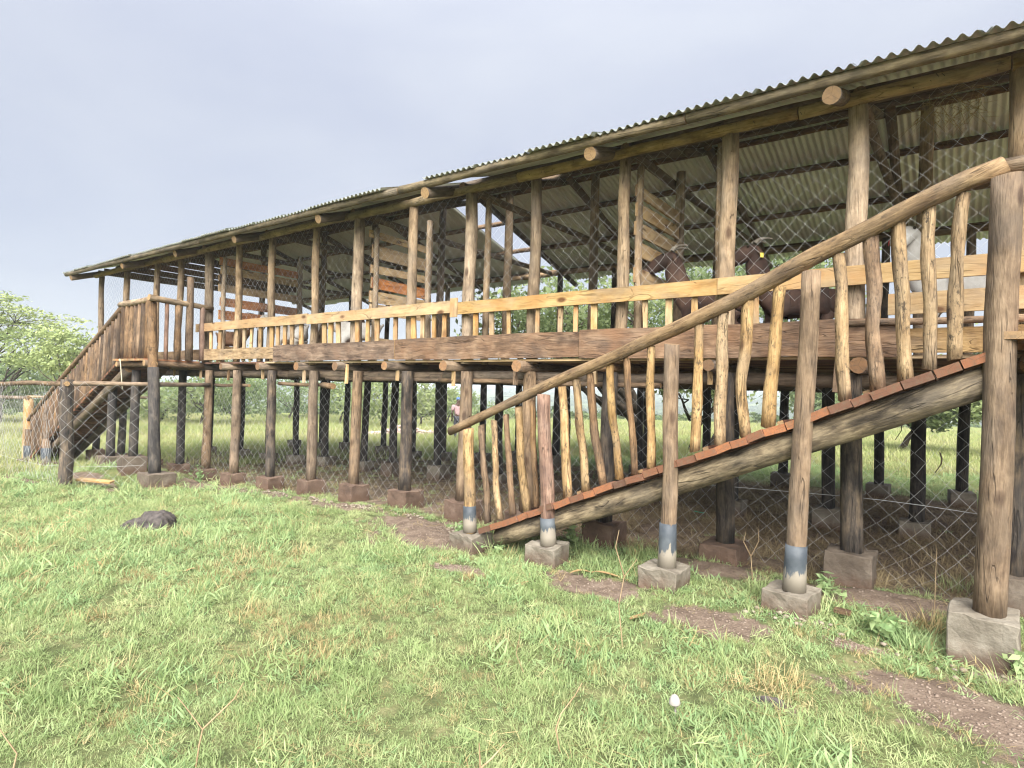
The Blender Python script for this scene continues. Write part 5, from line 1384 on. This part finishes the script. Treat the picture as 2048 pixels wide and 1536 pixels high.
# dry leaves: curled strips
M_DLEAF = simple("dry_leaf", (0.26, 0.185, 0.09), 0.85, 0, 12, (0.17, 0.105, 0.045))
for i, (px, py, L, a, lab) in enumerate(((1165, 1148, 0.22, 0.2, "dry tan husk leaf on the soil between two ramp footings"), (1215, 1155, 0.26, -0.2, "long dry leaf right of the tan husk leaf"), (1275, 1245, 0.22, 0.9, "yellow-brown leaf blade at the rim of the soil patch"),
                                (1045, 1170, 0.12, 0.6, "small curled leaf near the second ramp footing"), (378, 1132, 0.10, 0.3, "small tan leaf in the grass right of the rock"))):
    q = atz(px, py, -1.54); q.z = g1(q.x, q.y) + 0.022
    V, Fc = [], []
    for k in range(7):
        t = k / 6; w = 0.022 * math.sin(math.pi * (0.08 + 0.9 * t)) 
        x = (t - 0.5) * L; z = 0.012 * math.sin(t * 4 + i)
        V += [(x, -w, z + w * 0.5), (x, 0, z), (x, w, z + w * 0.6)]
    for k in range(6): Fc += [(k * 3, k * 3 + 1, k * 3 + 4, k * 3 + 3), (k * 3 + 1, k * 3 + 2, k * 3 + 5, k * 3 + 4)]
    tag(mesh_obj("dry_leaf", V, Fc, M_DLEAF if i < 6 else G_PINK, None, Matrix.Translation(q) @ Matrix.Rotation(a + YAW, 4, 'Z') @ Matrix.Scale(1.0 if i < 6 else 0.5, 4), True), lab, "leaf", "dry leaves on the ground")
# dead woody stems standing in the grass
M_STEM = simple("dead_stem", (0.33, 0.25, 0.15), 0.9, 0, 14, (0.22, 0.15, 0.085))
def stem(lab, px, py, pts, r=0.004):
    q = atz(px, py, -1.5); q.z = g1(q.x, q.y)
    V, Fc = [], []
    for path in pts:
        tube_path(V, Fc, [q + RT0 * a + Vector((0, 0, b)) + Vector((FW.x, FW.y, 0)) * (0.3 * a) for a, b in path], r, r * 0.45, 5)
    tag(mesh_obj("dead_stem", V, Fc, M_STEM, None, None, True), lab, "dead stem", "dead stems in the grass")
stem("forked dry stem in the grass near the picture's lower left", 392, 1512, [[(0, 0), (0.01, 0.10), (0.02, 0.16), (-0.03, 0.24), (-0.07, 0.30)], [(0.02, 0.16), (0.08, 0.22), (0.13, 0.27), (0.16, 0.33)]])
stem("bent dry stem at the lower left corner", 28, 1500, [[(0, 0), (0.01, 0.06), (-0.03, 0.13), (-0.05, 0.17)]])
stem("forked pale stem at the bottom edge of the picture", 962, 1535, [[(0, 0), (-0.005, 0.08), (-0.01, 0.15)], [(0, 0.05), (0.04, 0.08), (0.09, 0.13)]], 0.005)
stem("curved dry stem in the middle of the foreground grass", 1120, 1490, [[(0, 0), (-0.02, 0.10), (0.0, 0.16), (0.06, 0.23), (0.09, 0.28)]])
stem("leaning dry stalk in front of the second ramp footing", 1050, 1338, [[(0, 0), (-0.05, 0.12), (-0.03, 0.24)]], 0.003)
stem("long bare stalk before the shed between two newel posts", 1245, 1285, [[(0, 0), (-0.03, 0.25), (0.0, 0.42), (0.08, 0.52)], [(0.0, 0.42), (-0.06, 0.6), (-0.04, 0.7)]])
stem("wiry dead branch standing by the third ramp footing", 1505, 1165, [[(0, 0), (-0.02, 0.2), (0.05, 0.32), (0.04, 0.42)], [(-0.02, 0.2), (-0.09, 0.32), (-0.07, 0.40)]])
stem("tall thin dry stalk rising left of the near footing", 1868, 1250, [[(0, 0), (0.005, 0.3), (0.01, 0.5)]], 0.003)
stem("thorny dead twigs leaning by the stilts under the ramp", 1450, 900, [[(0, 0), (0.1, 0.12), (0.22, 0.18), (0.36, 0.34)], [(0.1, 0.12), (0.02, 0.26)], [(0.22, 0.18), (0.3, 0.14)]], 0.006)

# leafy weeds at the footings
def weed(lab, px, py, h, n, seed, z=-1.5):
    rg = np.random.default_rng(seed)
    q = atz(px, py, z); q.z = g1(q.x, q.y)
    root = thing("weed", q, lab, "weed", "weeds round the footings")
    V, Fc = [], []; P = []
    for k in range(n):
        d = Vector((rg.normal(0, 0.35), rg.normal(0, 0.35), 1)).normalized()
        L = h * rg.uniform(0.6, 1.1); pts = [q + d * L * t + Vector((d.x, d.y, 0)) * L * t * t * 0.8 for t in (0, 0.35, 0.7, 1.0)]
        tube_path(V, Fc, pts, 0.003, 0.0012, 4)
        for t in np.linspace(0.25, 1.0, 7): 
            p = q + d * L * t + Vector((d.x, d.y, 0)) * L * t * t * 0.8; P.append(tuple(p + Vector(rg.normal(0, 0.02, 3))))
    mesh_obj("stem", V, Fc, L_BROAD, root)
    LV, LF = leaves_mesh(np.array(P), 0.034, 2.2, 0.4, rg)
    put(bpy.data.objects.new("leaves", np_mesh("leaves", LV, LF, L_BROAD)), root)
weed("broad leaved weed at the foot of the ramp's lowest post", 1000, 1090, 0.20, 9, 1)
weed("weed growing under the ramp behind the second footing", 1150, 1080, 0.22, 9, 2)
weed("weed in front of the fourth ramp footing", 1655, 1195, 0.16, 8, 3)
weed("spreading weed left of the near footing", 1750, 1265, 0.16, 12, 4)
weed("weed at the corner of the near footing by the picture's edge", 2035, 1340, 0.2, 9, 5)
weed("green weed under the shed behind the stilts", 960, 905, 0.35, 10, 6)
weed("weed between the bases of the far stilts", 400, 960, 0.3, 9, 7, -1.75)
weed("weed at the base of the lowest ramp post", 922, 1050, 0.15, 6, 8)
# tall tussocks
TUS = bpy.data.collections.new("tussock_prototypes")
def tussock(lab, px, py, n, h, mat, seed, rad_=0.09):
    q = atz(px, py, -1.52); q.z = g1(q.x, q.y)
    o = blades("grass_tuft", n, rad_, h * 0.4, h, 0.003, 0.0055, 0.62, 1.0, mat, segs=5, seed=seed, coll=COL)
    o.matrix_basis = Matrix.Translation(q); WM[o.name] = o.matrix_basis.copy()
    tag(o, lab, "grass tuft", "grass tufts standing out of the turf", "thing")
tussock("dry pale tuft above the trampled brown patch of grass", 500, 1220, 90, 0.20, L_DRY, 301, 0.13)
tussock("yellowing tuft right of the rock", 500, 1100, 80, 0.22, L_DRY, 302, 0.14)
tussock("dry tuft at the left edge of the picture", 40, 1072, 70, 0.24, L_DRY, 303, 0.14)
tussock("tall half dry clump left of the near footing", 1855, 1262, 110, 0.26, L_DRY, 304, 0.10)
tussock("fresh green clump left of the near footing", 1830, 1290, 120, 0.28, L_BROAD, 305, 0.14)
tussock("green clump at the side of the fourth ramp footing", 1515, 1190, 90, 0.24, L_GRASS, 306, 0.10)
tussock("green clump between the second and third ramp footings", 1200, 1140, 160, 0.26, L_GRASS, 307, 0.22)
tussock("green clump under the ramp before the brown footing", 1290, 1120, 120, 0.28, L_GRASS, 308, 0.16)
tussock("green clump behind the near footing", 1930, 1190, 120, 0.26, L_GRASS, 309, 0.18)
tussock("half dry clump by the dark clod", 1560, 1370, 110, 0.20, L_DRY, 310, 0.12)
tussock("dry clump in the grass left of the trampled patch", 175, 1225, 80, 0.2, L_DRY, 311, 0.12)
tussock("green clump at the right edge below the near footing", 2040, 1400, 120, 0.25, L_GRASS, 312, 0.14)

# ------------------------------------------------------------------ air
def haze():
    x, y0, z0, z1 = 1640, 1640, -22.0, 13.0
    V = [(-x, -y0, z0), (x, -y0, z0), (x, y0, z0), (-x, y0, z0), (-x, -y0, z1), (x, -y0, z1), (x, y0, z1), (-x, y0, z1)]
    Fc = [(3, 2, 1, 0), (4, 5, 6, 7), (0, 1, 5, 4), (1, 2, 6, 5), (2, 3, 7, 6), (3, 0, 4, 7)]
    m = bpy.data.materials.new("hazy_air"); m.use_nodes = True
    n = m.node_tree.nodes; n.clear()
    out = n.new('ShaderNodeOutputMaterial'); pv = n.new('ShaderNodeVolumePrincipled')
    pv.inputs['Color'].default_value = (0.80, 0.86, 0.97, 1); pv.inputs['Density'].default_value = 0.0009
    m.node_tree.links.new(pv.outputs[0], out.inputs['Volume'])
    tag(mesh_obj("haze", V, Fc, m), "thin humid haze over the far bushland", "haze", kind="stuff")
haze()
